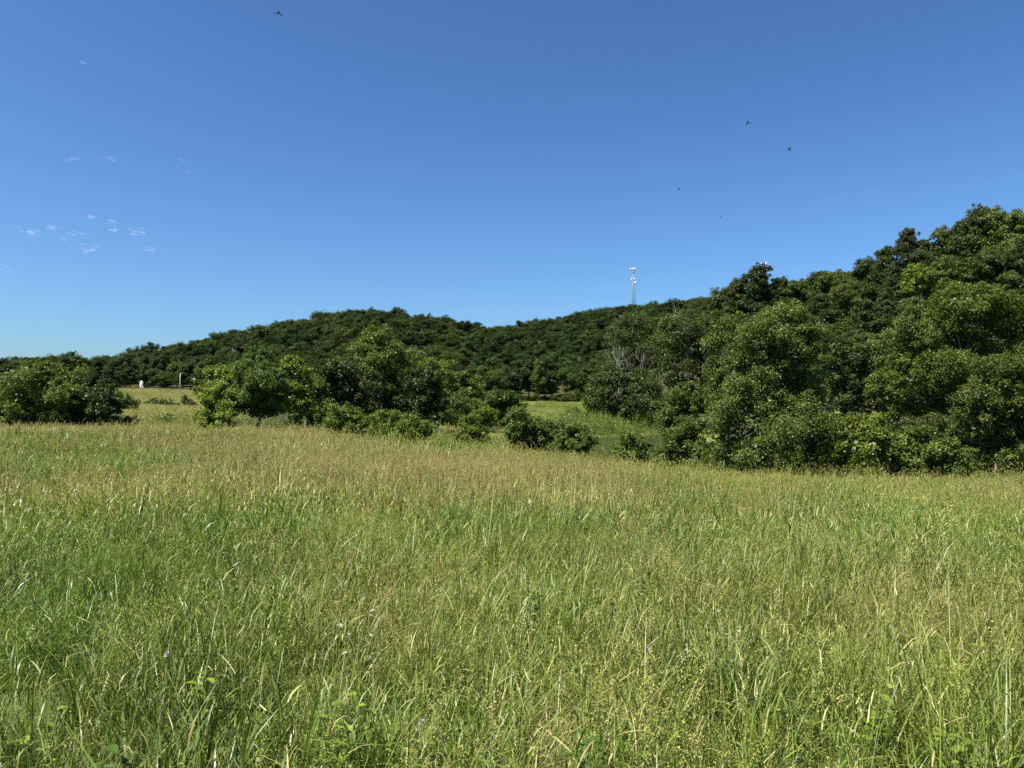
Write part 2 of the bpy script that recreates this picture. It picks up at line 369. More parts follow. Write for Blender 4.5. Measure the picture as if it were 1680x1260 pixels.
# ------------------------------------------------------------------ near trees and shrubs, each with its own outline
FOOT = []      # discs on the picture for later sight tests: (px, py, rx, ry, depth)
def plant(name, label, cat, d, lobes, n_leaf, leaf, mat, seed, base_px=None, r0=.12, stems=1, puff=.38, group=None, bark='bark', depth=.9, fork=.35, skirt=None, **kw):
    """lobes: (photo x, photo y, rx, ry[, depth offset in m]) turned into real ellipsoids at depth d"""
    L = []
    g = np.random.default_rng(seed + 900)
    for lb in lobes:
        dd = d + (lb[4] if len(lb) > 4 else g.uniform(-.5, .5) * lb[2] / ppm(d))
        c = at(lb[0], lb[1], dd); k = dd / F * (.94 if group else 1.08)
        L.append([*c, lb[2] * k, lb[2] * k * depth, lb[3] * k]); FOOT.append((lb[0], lb[1], lb[2], lb[3], dd))
    L = np.array(L)
    bx = np.average(L[:, 0], weights=L[:, 3]) if base_px is None else (base_px - 840) / F * d
    bz = hz(bx, d); root = empty(name, (bx, d, bz), label, cat, group)
    L[:, 0] -= bx; L[:, 1] -= d; L[:, 2] -= bz
    if skirt or (skirt is None and cat == 'shrub'):       # foliage reaching down to the ground
        ex = []
        for q in L:
            if q[2] - q[5] > .15 and not any((abs(o[0] - q[0]) < .6 * o[3]) and o[2] < q[2] - .3 * q[5] for o in L):
                g0 = hz(bx + q[0], d + q[1]) - bz; mid = (g0 + q[2]) / 2
                ex.append([q[0], q[1], mid, q[3] * .92, q[4] * .92, max(.2, (q[2] - g0) / 2 + .1)])
        if ex: L = np.concatenate([L, ex])
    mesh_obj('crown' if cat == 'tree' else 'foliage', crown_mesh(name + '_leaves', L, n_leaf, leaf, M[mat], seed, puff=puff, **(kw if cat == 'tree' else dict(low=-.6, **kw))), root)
    mesh_obj('trunk' if cat == 'tree' else 'stems', trunk_mesh(name + '_wood', (0, 0, 0), L, r0, M[bark], seed + 1, stems, fork), root)
    return root

# the big vine-grown tree
plant('vine_covered_tree', 'tall broad tree smothered in glossy vines at the right edge of the field', 'tree', 39,
      [(1288,522,40,26),(1262,562,55,45),(1322,572,40,45),(1242,612,46,40),(1312,640,50,50),(1222,652,48,45),(1262,640,60,60,.8),
       (1198,692,48,44),(1280,705,70,60),(1186,735,40,32),(1335,722,40,50),(1258,745,75,30),(1330,690,36,40),(1205,600,20,24),(1288,602,48,46,-.8),(1268,662,52,42,-1.0),(1240,570,40,36,-.6),(1300,545,36,30,-.6)],
      120000, .086, 'leaf_vine', 11, base_px=1275, r0=.28, puff=.34, sprig=.16, skirt=True)
plant('shrub', 'dense dark shrub against the left foot of the vine-covered tree', 'shrub', 41,
      [(1122,715,32,28),(1108,740,24,22),(1140,742,30,22),(1150,700,18,20)], 14000, .11, 'leaf_mid', 12, r0=.05, stems=4, puff=.22)
plant('shrub', 'bright rounded thicket between the vine-covered tree and the post at right', 'shrub', 37.5,
      [(1395,728,46,44),(1425,703,34,22),(1372,752,30,26),(1440,752,44,26),(1415,760,60,20)], 24000, .12, 'leaf_light', 13, r0=.06, stems=5, puff=.24)
plant('shrub', 'broad low green thicket, right of the bright rounded thicket', 'shrub', 38,
      [(1490,735,44,32),(1535,748,42,30),(1480,760,50,22),(1560,765,26,18),(1450,735,30,26)], 24000, .12, 'leaf_mid', 14, r0=.06, stems=5, puff=.24)
plant('leafy_tree', 'young light green tree at the right border in front of the wood', 'tree', 40,
      [(1655,618,48,34),(1622,668,50,42),(1672,678,50,45),(1600,706,42,30),(1650,722,55,36),(1700,640,50,50),(1700,720,50,45),(1655,752,44,22)], 40000, .105, 'leaf_olive', 15, base_px=1660, r0=.13, puff=.3)
plant('maple_tree', 'large spreading sunlit tree in front of the right wood', 'tree', 54,
      [(1560,508,55,32),(1622,498,55,32),(1505,555,55,42),(1580,565,66,46),(1662,540,50,50),(1535,622,66,44),(1640,612,60,50),(1482,612,44,38),
       (1580,660,70,34),(1500,662,46,28),(1720,520,50,50),(1455,640,26,26)], 90000, .125, 'leaf_olive', 16, base_px=1565, r0=.3, puff=.5)
plant('understory_tree', 'olive green tree filling the gap right of the vine-covered tree', 'tree', 60,
      [(1412,592,40,34),(1385,630,40,38),(1440,645,40,38),(1400,680,55,30),(1365,590,26,30)], 26000, .16, 'leaf_dark', 17, skirt=True, r0=.2, puff=.5)
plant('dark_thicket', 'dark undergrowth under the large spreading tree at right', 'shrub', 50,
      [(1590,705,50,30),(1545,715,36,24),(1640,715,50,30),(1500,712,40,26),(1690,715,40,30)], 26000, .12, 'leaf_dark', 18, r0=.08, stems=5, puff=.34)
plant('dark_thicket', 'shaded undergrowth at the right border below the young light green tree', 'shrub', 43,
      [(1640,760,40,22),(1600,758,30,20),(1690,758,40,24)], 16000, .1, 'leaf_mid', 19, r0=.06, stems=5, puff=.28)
# left of the field
plant('leafy_tree', 'bushy pale-tipped tree at the left border of the field', 'tree', 59,
      [(52,632,42,34),(70,610,26,14),(22,662,36,30),(92,655,34,32),(50,672,50,22),(35,640,30,30),(-15,660,30,30)], 28000, .135, 'leaf_mid', 21, skirt=True, r0=.13, stems=2, puff=.34, fork=.2)
plant('dark_thicket', 'dark rounded thicket right of the pale-tipped tree', 'shrub', 61,
      [(112,628,26,22),(128,655,40,34),(100,672,40,22),(158,668,34,26),(140,680,50,16)], 24000, .15, 'leaf_mid', 22, r0=.1, stems=4, puff=.34)
plant('small_tree', 'small dark upright tree beside the open gap at left', 'tree', 58,
      [(168,648,20,22),(172,672,22,22),(180,684,16,14),(160,664,14,20)], 9000, .14, 'leaf_dark', 23, base_px=170, r0=.07, puff=.28, fork=.2)
plant('round_tree', 'single dark round-headed tree on a short trunk left of centre', 'tree', 50,
      [(428,586,22,18),(424,606,32,24),(442,628,32,30),(404,636,30,30),(426,648,40,30),(452,654,22,26),(394,662,20,20),(428,674,32,18)], 42000, .105, 'leaf_round', 24, base_px=425, r0=.13, puff=.3, fork=.2)
plant('shrub', 'yellow-green shrub at the left foot of the round-headed tree', 'shrub', 49,
      [(352,664,26,26),(340,684,18,14),(370,650,20,24),(368,684,22,14)], 12000, .11, 'leaf_light', 25, r0=.05, stems=4, puff=.24)
plant('small_tree', 'light green tree behind the round-headed tree, to its right', 'tree', 62,
      [(478,606,24,18),(492,640,26,30),(470,655,28,30),(500,668,24,20)], 14000, .16, 'leaf_light', 26, r0=.1, puff=.34)
plant('small_tree', 'light green tree behind the round-headed tree, to its left', 'tree', 64,
      [(352,612,24,14),(372,640,28,28),(345,650,20,30)], 10000, .16, 'leaf_light', 27, r0=.1, puff=.34)
plant('broad_tree', 'tallest dark tree of the clump at centre left', 'tree', 74,
      [(622,558,32,20),(634,584,44,28),(602,606,46,32),(658,610,44,34),(630,634,58,32),(664,650,44,34),(598,576,24,18)], 44000, .15, 'leaf_tall', 28, r0=.25, puff=.5, skirt=True)
plant('broad_tree', 'middle green tree of the centre left clump, left of its tallest', 'tree', 70,
      [(556,608,36,20),(540,635,44,32),(580,640,40,34),(520,660,36,28),(570,668,44,22)], 26000, .16, 'leaf_dark', 29, skirt=True, r0=.18, puff=.42)
plant('broad_tree', 'low rounded tree filling the left end of the centre left clump', 'tree', 66,
      [(508,650,26,24),(495,672,26,16),(532,676,30,14),(520,640,20,18)], 12000, .16, 'leaf_mid', 30, skirt=True, r0=.1, puff=.36)
plant('broad_tree', 'dark tree at the right end of the centre left clump', 'tree', 72,
      [(698,632,28,34),(690,665,34,26),(668,672,36,20),(712,662,18,26)], 18000, .18, 'leaf_dark', 31, skirt=True, r0=.16, puff=.42)
plant('small_tree', 'pale green tree behind the right end of the centre left clump', 'tree', 100,
      [(712,608,28,18),(728,625,24,24),(700,630,24,24)], 9000, .24, 'leaf_light', 32, r0=.15, puff=.55)
plant('small_tree', 'small tree with rounded head standing right of the centre left clump', 'tree', 92,
      [(752,628,26,16),(770,632,24,18),(760,646,32,18),(745,652,20,14)], 12000, .2, 'leaf_mid', 33, r0=.16, puff=.45)
plant('shrub', 'smooth rounded bush under the small round-headed tree', 'shrub', 84,
      [(748,668,24,20),(735,678,16,12),(762,676,18,14)], 8000, .15, 'leaf_mid', 34, r0=.07, stems=3, puff=.3)
plant('shrub', 'bright green bush between the smooth rounded bush and the meadow', 'shrub', 88,
      [(785,672,20,15),(800,680,18,10),(775,684,20,8)], 7000, .15, 'leaf_light', 35, r0=.07, stems=3, puff=.3)
plant('small_tree', 'spreading green tree left of the small far meadow', 'tree', 98,
      [(822,652,26,14),(805,664,26,18),(838,668,24,18),(822,680,34,14)], 12000, .2, 'leaf_mid', 36, skirt=True, r0=.14, puff=.45)
# bushes along the field's far edge
EDGEBUSH = 'bushes along the far edge of the field'
plant('shrub', 'dense round bush at the field edge below the tallest dark tree', 'shrub', 48,
      [(568,682,30,20),(552,694,18,16),(588,696,20,16),(570,702,30,12)], 15000, .09, 'leaf_light', 41, r0=.05, stems=5, puff=.22, group=EDGEBUSH)
plant('shrub', 'long low bush at the field edge, right of the dense round bush', 'shrub', 48,
      [(632,688,24,18),(665,694,26,18),(690,702,18,13),(645,705,40,11),(615,700,14,14)], 17000, .09, 'leaf_light', 42, r0=.05, stems=6, puff=.22, group=EDGEBUSH)
plant('shrub', 'ragged sunny shrub at the field edge before the pale dry strip', 'shrub', 52,
      [(775,690,16,12),(768,706,22,13),(790,712,18,9),(758,714,14,9)], 8000, .1, 'leaf_light', 43, r0=.04, stems=5, puff=.2, group=EDGEBUSH, sprig=.25)
plant('shrub', 'largest bush at the field edge in front of the far meadow', 'shrub', 48,
      [(850,686,22,18),(868,702,34,20),(895,710,20,15),(845,710,18,14),(870,716,36,11)], 17000, .1, 'leaf_mid', 44, r0=.05, stems=5, puff=.22, group=EDGEBUSH, sprig=.2)
plant('shrub', 'dull green bush at the field edge left of the pond', 'shrub', 46,
      [(945,708,24,15),(925,718,22,15),(960,722,20,14),(945,730,30,10)], 12000, .1, 'leaf_mid', 45, r0=.05, stems=6, puff=.2, group=EDGEBUSH, sprig=.25)
plant('shrub', 'isolated bush at the field edge in front of the pond', 'shrub', 44,
      [(1035,724,24,14),(1018,736,18,12),(1052,736,18,12),(1035,744,30,8)], 11000, .095, 'leaf_mid', 46, r0=.05, stems=6, puff=.2, group=EDGEBUSH, sprig=.2)
plant('shrub', 'small bush on the near rim of the small far meadow', 'shrub', 180,
      [(942,676,14,9),(958,682,12,7),(928,684,10,6)], 2500, .26, 'leaf_mid', 47, r0=.1, stems=3, puff=.5)
plant('shrub', 'long dark bush at the foot of the upper left meadow', 'shrub', 166,
      [(256,661,18,6),(272,660,12,6),(240,664,10,4),(285,664,8,4)], 3000, .24, 'leaf_mid', 48, r0=.1, stems=4, puff=.45)
plant('shrub', 'small dark bush right of the long bush below the upper left meadow', 'shrub', 166,
      [(305,660,7,7),(315,664,8,4),(303,652,3,4)], 1500, .24, 'leaf_dark', 49, r0=.1, stems=3, puff=.4)
plant('shrub', 'reddish-green scrub at the left end of the upper meadow', 'shrub', 120,
      [(208,655,10,9),(220,662,9,7),(198,664,10,8)], 3000, .2, 'leaf_olive', 50, r0=.08, stems=4, puff=.36)
plant('shrub', 'small ragged bush in the gap of the field edge at left', 'shrub', 62,
      [(278,690,9,8),(272,697,10,6),(285,697,8,6)], 3500, .1, 'leaf_olive', 51, r0=.03, stems=4, puff=.18, sprig=.3)
plant('shrub', 'low pale scrub at the field edge right of the small dark tree', 'shrub', 60,
      [(205,692,16,8),(192,696,10,6)], 3500, .1, 'leaf_olive', 52, r0=.03, stems=4, puff=.18, sprig=.3)
plant('shrub', 'low dark bush on the bank right of the small far meadow bush', 'shrub', 160,
      [(985,690,20,9),(1002,694,14,7),(970,694,12,7)], 3000, .22, 'leaf_mid', 53, r0=.1, stems=3)
plant('shrub', 'low bush between the largest edge bush and the far meadow', 'shrub', 135,
      [(905,698,18,10),(888,700,14,8),(922,704,14,8)], 3500, .2, 'leaf_mid', 54, r0=.1, stems=3)
# wood edge beyond the pond
plant('oak_tree', 'big dark oak above the bare dead trees beyond the pond', 'tree', 285,
      [(1040,530,34,18),(1015,548,28,24),(1065,552,32,26),(1040,575,46,30),(1020,600,34,24),(1062,600,34,24)], 16000, .45, 'leaf_dark', 61, r0=.45, puff=1.1, fork=.3)
plant('oak_tree', 'full green tree at the water edge beneath the dead trees', 'tree', 165,
      [(1000,622,32,22),(1040,630,36,24),(982,650,26,24),(1020,660,46,22),(1065,656,28,26),(978,674,20,14),(1050,676,30,14)], 22000, .32, 'leaf_dark', 62, skirt=True, r0=.3, puff=.8, fork=.2)
plant('oak_tree', 'tall dark tree of the wood edge left of the vine-covered tree', 'tree', 150,
      [(1130,545,36,24),(1108,575,34,30),(1150,585,40,36),(1115,620,40,34),(1155,635,36,36),(1095,600,22,30)], 20000, .32, 'leaf_dark', 63, skirt=True, r0=.38, puff=.85, fork=.25)
plant('oak_tree', 'low dark tree of the wood edge on the pond bank', 'tree', 140,
      [(1110,662,36,22),(1145,668,30,20),(1095,676,24,12),(1130,645,26,20)], 14000, .3, 'leaf_mid', 64, skirt=True, r0=.3, puff=.75, fork=.2)
plant('oak_tree', 'leafy tree at the right end of the small far meadow', 'tree', 215,
      [(985,640,22,16),(972,660,16,16),(990,668,22,16),(1000,630,20,16)], 7000, .36, 'leaf_mid', 67, skirt=True, r0=.3, puff=.85, fork=.2)
plant('oak_tree', 'olive-topped tree between the dark oak and the wood edge', 'tree', 190,
      [(1105,535,28,18),(1090,560,26,24),(1130,525,24,14)], 8000, .4, 'leaf_olive', 65, r0=.35, puff=.95, fork=.3)
plant('oak_tree', 'sunlit tree of the wood edge directly behind the vine-covered tree', 'tree', 125,
      [(1190,535,34,24),(1172,565,30,30),(1205,575,36,36),(1180,610,30,30)], 14000, .28, 'leaf_mid', 66, skirt=True, r0=.3, puff=.75, fork=.25)

def dead_tree(label, px, d, top, seed, spread):
    g = np.random.default_rng(seed); x = (px - 840) / F * d; z = hz(x, d)
    h = at(px, top, d)[2] - z
    root = empty('dead_tree', (x, d, z), label, 'tree')
    G = Geo(); t = [np.array([0, 0, -.3]), np.array([.1, 0, h * .4]), np.array([g.normal(0, .3), 0, h * .75]), np.array([g.normal(0, .5), g.normal(0, .5), h])]
    G.tube(t, [.2, .14, .08, .02]); mesh_obj('trunk', G.mesh('dead_trunk', M['dead_wood'], True), root)
    for i in range(9):
        B = Geo(); f = g.uniform(.5, .9); st = np.array([0.1 * (1 - f), 0, h * f]); a = g.uniform(0, 6.28)
        dr = np.array([math.cos(a) * spread, math.sin(a) * spread, 1.0]); dr /= np.linalg.norm(dr); ln = h * (1.12 - f) * g.uniform(.6, 1)
        m1 = st + dr * ln * .5 + g.normal(0, .15, 3); e = m1 + (dr + g.normal(0, .3, 3)) * ln * .5
        B.tube([st, m1, e], [.05, .035, .015], 5)
        for k in range(4):
            u = g.uniform(.3, .95); s = st + (e - st) * u; B.tube([s, s + (dr + g.normal(0, .6, 3)) * ln * .3], [.025, .01], 4)
        mesh_obj('branch', B.mesh('dead_branch', M['dead_wood']), root)
dead_tree('bleached bare dead tree with fan of branches, left of the two beyond the pond', 1014, 176, 576, 3, .6)
dead_tree('bleached bare leaning dead tree, right of the two beyond the pond', 1052, 180, 582, 9, .8)
dead_tree('grey bare dead snag sticking out of the wood edge top', 1118, 186, 516, 5, .5)

# ------------------------------------------------------------------ tree kinds that repeat through the woods
def auto_lobes(g, h, wd, n):
    """a rounded head made of smaller heads, the way broadleaved trees of a wood look"""
    L = [[0, 0, h * .60, wd * .33, wd * .33, h * .26]]
    for i in range(n + 3):
        t = (i + .5) / (n + 3); el = math.asin(1 - 1.25 * t); a = i * 2.39996 + g.uniform(-.3, .3)
        r = wd * g.uniform(.15, .235); q = g.uniform(.85, 1.1)
        L.append([math.cos(a) * math.cos(el) * wd * .34 * q, math.sin(a) * math.cos(el) * wd * .34 * q, h * (.60 + .27 * math.sin(el) * q), r, r, r * g.uniform(.7, .9)])
    L.append([0, 0, h * .3, wd * .32, wd * .32, h * .16])
    return L
def tall_lobes(g, h, wd, n):
    L = []
    for i in range(n):
        t = i / max(1, n - 1); z = h * (.42 + .44 * t); rr = wd * .5 * (1.0 - .5 * abs(t - .35) / .65)
        a = i * 2.4 + g.uniform(-.4, .4); off = rr * g.uniform(.3, .7) * (1 - .5 * t); r = rr * g.uniform(.45, .7)
        L.append([math.cos(a) * off, math.sin(a) * off, z, r, r, r * g.uniform(.65, .9)])
    L.append([g.uniform(-.6, .6), g.uniform(-.6, .6), h * .9, wd * .19, wd * .19, h * .085]); L.append([0, 0, h * .3, wd * .3, wd * .3, h * .14])
    return L
MIDKIND = []
for i, (mt, wd) in enumerate([('leaf_wood', 9), ('leaf_dark', 10), ('leaf_wood', 8), ('leaf_dark', 9), ('leaf_olive', 9), ('leaf_wood', 11), ('leaf_light', 8)]):
    g = np.random.default_rng(200 + i); L = tall_lobes(g, 14, wd, 9) if i % 2 or i == 2 else auto_lobes(g, 14, wd, 7)
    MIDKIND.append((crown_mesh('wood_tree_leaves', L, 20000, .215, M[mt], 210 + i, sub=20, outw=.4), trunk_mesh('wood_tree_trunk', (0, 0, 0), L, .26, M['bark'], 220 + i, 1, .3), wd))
def wood_tree(px, top, d, label, group, kind, width=None, name='wood_tree', hmin=5, sink=0):
    x = (px - 840) / F * d; z = hz(x, d); h = max(hmin, at(px, top, d)[2] - z); z -= sink * h; h *= 1 + sink
    cm, tm, wd = MIDKIND[kind]
    sx = (width if width else wd * (h / 14) ** .6) / wd
    r = empty(name, (x, d, z), label, 'tree', group); r.scale = (sx, sx, h / 14); r.rotation_euler = (0, 0, rng.uniform(0, 6.28))
    mesh_obj('crown', cm, r); mesh_obj('trunk', tm, r)
    rx = wd * sx * .45 * F / d; zc = at(px, top, d)[2] - h * .35; FOOT.append((px, top + h * .35 * F / d, rx, h * .35 * F / d, d))
    return r
# right slope: a skyline row, then rows stepping down the slope
SKY = 'trees along the skyline of the right wood'; SL = 'trees packed on the right slope below its skyline'
ORD = ['first', 'second', 'third', 'fourth', 'fifth', 'sixth', 'seventh', 'eighth', 'ninth', 'tenth', 'eleventh', 'twelfth', 'thirteenth', 'fourteenth', 'fifteenth', 'sixteenth', 'seventeenth', 'eighteenth', 'nineteenth']
SKYPX = sorted([1188,1212,1246,1282,1312,1345,1372,1402,1425,1458,1492,1525,1552,1582,1608,1640,1672,1705,1740])
for px, top, d in [(1188,466,150),(1212,455,152),(1282,452,150),(1312,450,148),(1345,442,144),(1372,434,142),(1402,440,138),(1425,418,134),
                   (1458,402,132),(1525,388,127),(1552,370,125),(1582,362,124),(1640,338,119),(1672,342,116)]:
    wood_tree(px, top, d, 'dark full-leaved tree on the right wood skyline, %s from its left end' % ORD[SKYPX.index(px)], SKY, int(rng.integers(0, 4)))
wood_tree(1246, 428, 150, 'ragged-topped tree at the left shoulder of the right wood, before a mast', SKY, 1, 12.5)
wood_tree(1492, 370, 128, 'pointed tree rising midway along the right skyline', SKY, 3, 8)
wood_tree(1608, 331, 121, 'highest tree on the skyline of the right wood', SKY, 1, 11)
wood_tree(1392, 452, 128, 'yellow-green tree among darker trees below the right skyline', None, 4, 7)
for px, top, d in [(1208,500,138),(1250,490,130),(1300,485,128),(1345,482,124),(1430,462,118),(1470,445,116),(1510,432,114),(1550,418,112),(1595,405,110),(1640,395,108),(1690,390,106),
                   (1230,530,112),(1330,520,108),(1380,512,104),(1420,505,100),(1465,492,98),(1510,480,96),(1560,465,94),(1610,452,92),(1660,442,90),(1710,440,90),
                   (1370,555,88),(1410,548,84),(1450,535,82),(1490,528,80),(1700,500,76),(1345,590,74),(1390,600,70),(1450,590,68),(1520,600,68),(1600,600,66),(1680,600,64),(1720,620,62),(1620,660,60),(1560,660,60),(1480,665,62)]:
    wood_tree(px, top + rng.uniform(-5, 5), d, 'full-leaved tree packed in the wood on the right slope', SL, int(rng.choice([1, 3, 1, 3, 0] if px < 1460 else [0, 1, 2, 3, 0, 3, 5, 4, 6])))
# wood closing the view behind the left field and meadow
LB = 'trees of the wood closing off the left meadow'
for px, top, d in [(-30,592,130),(8,594,150),(2,585,170),(45,596,210),(75,590,235),(105,584,262),(130,578,270),(158,584,275),(186,588,272),(205,577,285),(232,574,290),(262,580,285),(290,588,280),(312,590,282),(340,584,280),(370,590,270),
                   (120,610,170),(150,606,185),(178,604,200),(80,610,190),(185,622,240),(212,600,268),(252,600,272),(300,598,272),(325,604,266),(196,600,262),(270,605,270),(236,596,280),(150,600,240),(60,612,150),(20,620,120)]:
    wood_tree(px, top, d, 'dark leafy tree in the wood closing off the left meadow', LB, int(rng.choice([0, 1, 3, 1])))
wood_tree(270, 613, 264, 'low olive-crowned tree beside the bare pole at the upper meadow', None, 4, 8.5)
wood_tree(330, 622, 258, 'low rounded tree at the right end of the upper meadow', None, 0, 7)
# trees at the foot of the hill behind the far meadow and clumps
FT = 'trees at the foot of the far hill'
for px in range(470, 1010, 19):
    d = rng.uniform(330, 352) if 820 < px < 1000 else rng.uniform(240, 330)
    wood_tree(px + rng.uniform(-5, 5), rng.uniform(586, 612) if px < 1000 else 590, d, 'dark rounded tree at the foot of the far hill behind the meadow', FT, int(rng.choice([1, 3, 0, 2])))
for px in range(838, 985, 14):
    wood_tree(px + rng.uniform(-3, 3), rng.uniform(646, 652), 333 + rng.uniform(-2, 3), 'low hedge bush along the back of the small far meadow', 'hedge along the back of the small far meadow', int(rng.choice([0, 2, 5])), 6.0, 'hedge_bush', 2.5, .7)

# ------------------------------------------------------------------ far hill: the wood that covers it
FARK = []
for i in range(8):
    g = np.random.default_rng(300 + i); wd = g.uniform(9.5, 13); L = auto_lobes(g, 13, wd, 5)
    me = crown_mesh('hill_tree_leaves', L, 5200, .38, M['leaf_far'], 310 + i, interior=.16, sprig=.0, sub=24, low=-.35, outw=1.1)
    FARK.append((me, wd))
def hill_points():
    P = []
    g = np.random.default_rng(41); cell = {}
    n = 26000; th = g.uniform(-.66, .45, n); r = np.sqrt(g.uniform(285 ** 2, 760 ** 2, n))
    x = r * np.sin(th); y = r * np.cos(th); px = zone_px(x, y); z = H(x, y)
    ridge = np.interp(px, [-200, 100, 330, 560, 820, 1040, 1300], [520, 520, 500, 560, 620, 690, 700])
    ok = (y < ridge) & (y > np.interp(px, [0, 330, 470, 800, 820, 1000, 1010, 1100, 1200], [285, 300, 262, 262, 340, 345, 245, 240, 215])) & ~((px > 110) & (px < 400) & (y < 268))
    for a, b, c in zip(x[ok], y[ok], z[ok]):
        k = (int(a // 10.6), int(b // 10.6)); near = False
        for i in (-1, 0, 1):
            for j in (-1, 0, 1):
                q = cell.get((k[0] + i, k[1] + j))
                if q and (q[0] - a) ** 2 + (q[1] - b) ** 2 < 108: near = True
        if not near: cell[k] = (a, b); P.append((a, b, c))
    return np.array(P)
def far_hill():
    P = hill_points(); g = np.random.default_rng(42); n = len(P)
    h = g.uniform(.8, 1.15, n) * (1 + .22 * (g.random(n) < .12)); wv = np.clip(g.lognormal(.22, .22, n), .75, 1.9); kind = g.integers(0, 8, n); rot = g.uniform(0, 6.28, n)
    # which of them the photograph shows, front to back
    W, Hh = 560, 420; sc = 1 / 3; buf = np.zeros((Hh, W), bool); vis = np.zeros(n); top = np.zeros(n, bool)
    items = [(d, None, px, py, rx, ry) for px, py, rx, ry, d in FOOT]
    for i in range(n):
        k = F / P[i, 1]; hh = 13 * h[i]
        items.append((P[i, 1], i, 840 + P[i, 0] * k, 672 - (P[i, 2] + hh * .62 - EYE) * k, FARK[kind[i]][1] * .42 * wv[i] * k, hh * .36 * k))
    items.sort(key=lambda t: t[0])
    for d, i, px, py, rx, ry in items:
        x0, x1 = max(0, int((px - rx) * sc)), min(W, int((px + rx) * sc) + 1); y0, y1 = max(0, int((py - ry) * sc)), min(Hh, int((py + ry) * sc) + 1)
        if x1 <= x0 or y1 <= y0: continue
        yy, xx = np.mgrid[y0:y1, x0:x1]; e = ((xx / sc - px) / rx) ** 2 + ((yy / sc - py) / ry) ** 2 < 1
        b = buf[y0:y1, x0:x1]
        if i is not None:
            vis[i] = (e & ~b).sum(); xm = min(W - 1, max(0, int(px * sc)))
        b |= e
    # seen against the sky: nothing farther stands above its top
    for i in range(n):
        k = F / P[i, 1]; px = 840 + P[i, 0] * k; ty = 672 - (P[i, 2] + 13 * h[i] - EYE) * k
        col = [t for t in items if abs(t[2] - px) < 8 and t[1] != i and t[3] - t[5] < ty - 1]
        top[i] = not col
    order = np.argsort(-vis); pick = set(int(i) for i in order[:280] if vis[i] >= 2)
    for i in sorted(pick):
        me, wd = FARK[kind[i]]
        o = mesh_obj('hill_tree', me); o.location = P[i]; o.rotation_euler = (0, 0, rot[i]); o.scale = (wv[i], wv[i], h[i])
        if top[i]: tag(o, 'rounded tree on the crest of the far hill against the sky', 'tree', 'trees on the crest of the far hill')
        else: tag(o, 'small dark tree in the wood covering the slope of the far hill', 'tree', 'trees on the slope of the far hill')
    rest = [i for i in range(n) if i not in pick]
    return P[rest], rot[rest], wv[rest], h[rest], kind[rest]

# ------------------------------------------------------------------ scattering of uncountable stuff with geometry nodes
def scatter(name, label, cat, pts, rotz, scl, idx, protos, dry=None, tilt=None):
    """protos: mesh list; one object whose vertices carry the instances"""
    src = bpy.data.collections.new(name + '_kinds')
    for i, me in enumerate(protos):
        o = bpy.data.objects.new('%s_kind_%02d' % (name, i), me); src.objects.link(o)
    me = bpy.data.meshes.new(name); me.vertices.add(len(pts)); me.vertices.foreach_set('co', np.asarray(pts, np.float32).ravel())
    n = len(pts)
    rot = np.zeros((n, 3), np.float32); rot[:, 2] = rotz
    if tilt is not None: rot[:, :2] = tilt
    scl = np.asarray(scl, np.float32)
    if scl.ndim == 1: scl = np.stack([scl] * 3, 1)
    for nm, tp, key, val in [('rot', 'FLOAT_VECTOR', 'vector', rot), ('scl', 'FLOAT_VECTOR', 'vector', scl), ('kind', 'INT', 'value', np.asarray(idx, np.int32)), ('dry', 'FLOAT', 'value', np.zeros(n, np.float32) if dry is None else np.asarray(dry, np.float32))]:
        a = me.attributes.new(nm, tp, 'POINT'); a.data.foreach_set(key, np.ascontiguousarray(val).ravel())
    o = mesh_obj(name, me); tag(o, label, cat, kind='stuff')
    ng = bpy.data.node_groups.new(name + '_scatter', 'GeometryNodeTree')
    ng.interface.new_socket('Geometry', in_out='INPUT', socket_type='NodeSocketGeometry'); ng.interface.new_socket('Geometry', in_out='OUTPUT', socket_type='NodeSocketGeometry')
    N = ng.nodes; l = ng.links
    gi = N.new('NodeGroupInput'); go = N.new('NodeGroupOutput'); iop = N.new('GeometryNodeInstanceOnPoints'); ci = N.new('GeometryNodeCollectionInfo')
    ci.inputs['Collection'].default_value = src; ci.inputs['Separate Children'].default_value = True; ci.inputs['Reset Children'].default_value = True
    def na(nm, tp):
        k = N.new('GeometryNodeInputNamedAttribute'); k.data_type = tp; k.inputs['Name'].default_value = nm; return k.outputs['Attribute']
    iop.inputs['Pick Instance'].default_value = True
    l.new(gi.outputs[0], iop.inputs['Points']); l.new(ci.outputs[0], iop.inputs['Instance'])
    l.new(na('kind', 'INT'), iop.inputs['Instance Index'])
    er = N.new('FunctionNodeEulerToRotation'); l.new(na('rot', 'FLOAT_VECTOR'), er.inputs[0]); l.new(er.outputs[0], iop.inputs['Rotation'])
    l.new(na('scl', 'FLOAT_VECTOR'), iop.inputs['Scale']); l.new(iop.outputs[0], go.inputs[0])
    md = o.modifiers.new('scatter', 'NODES'); md.node_group = ng
    return o
_P, _r, _w, _h, _k2 = far_hill()
scatter('hill_wood', 'unbroken dark woodland between the nearer trees of the far hill', 'woodland', _P, _r, np.stack([_w, _w, _h], 1), _k2, [k[0] for k in FARK])

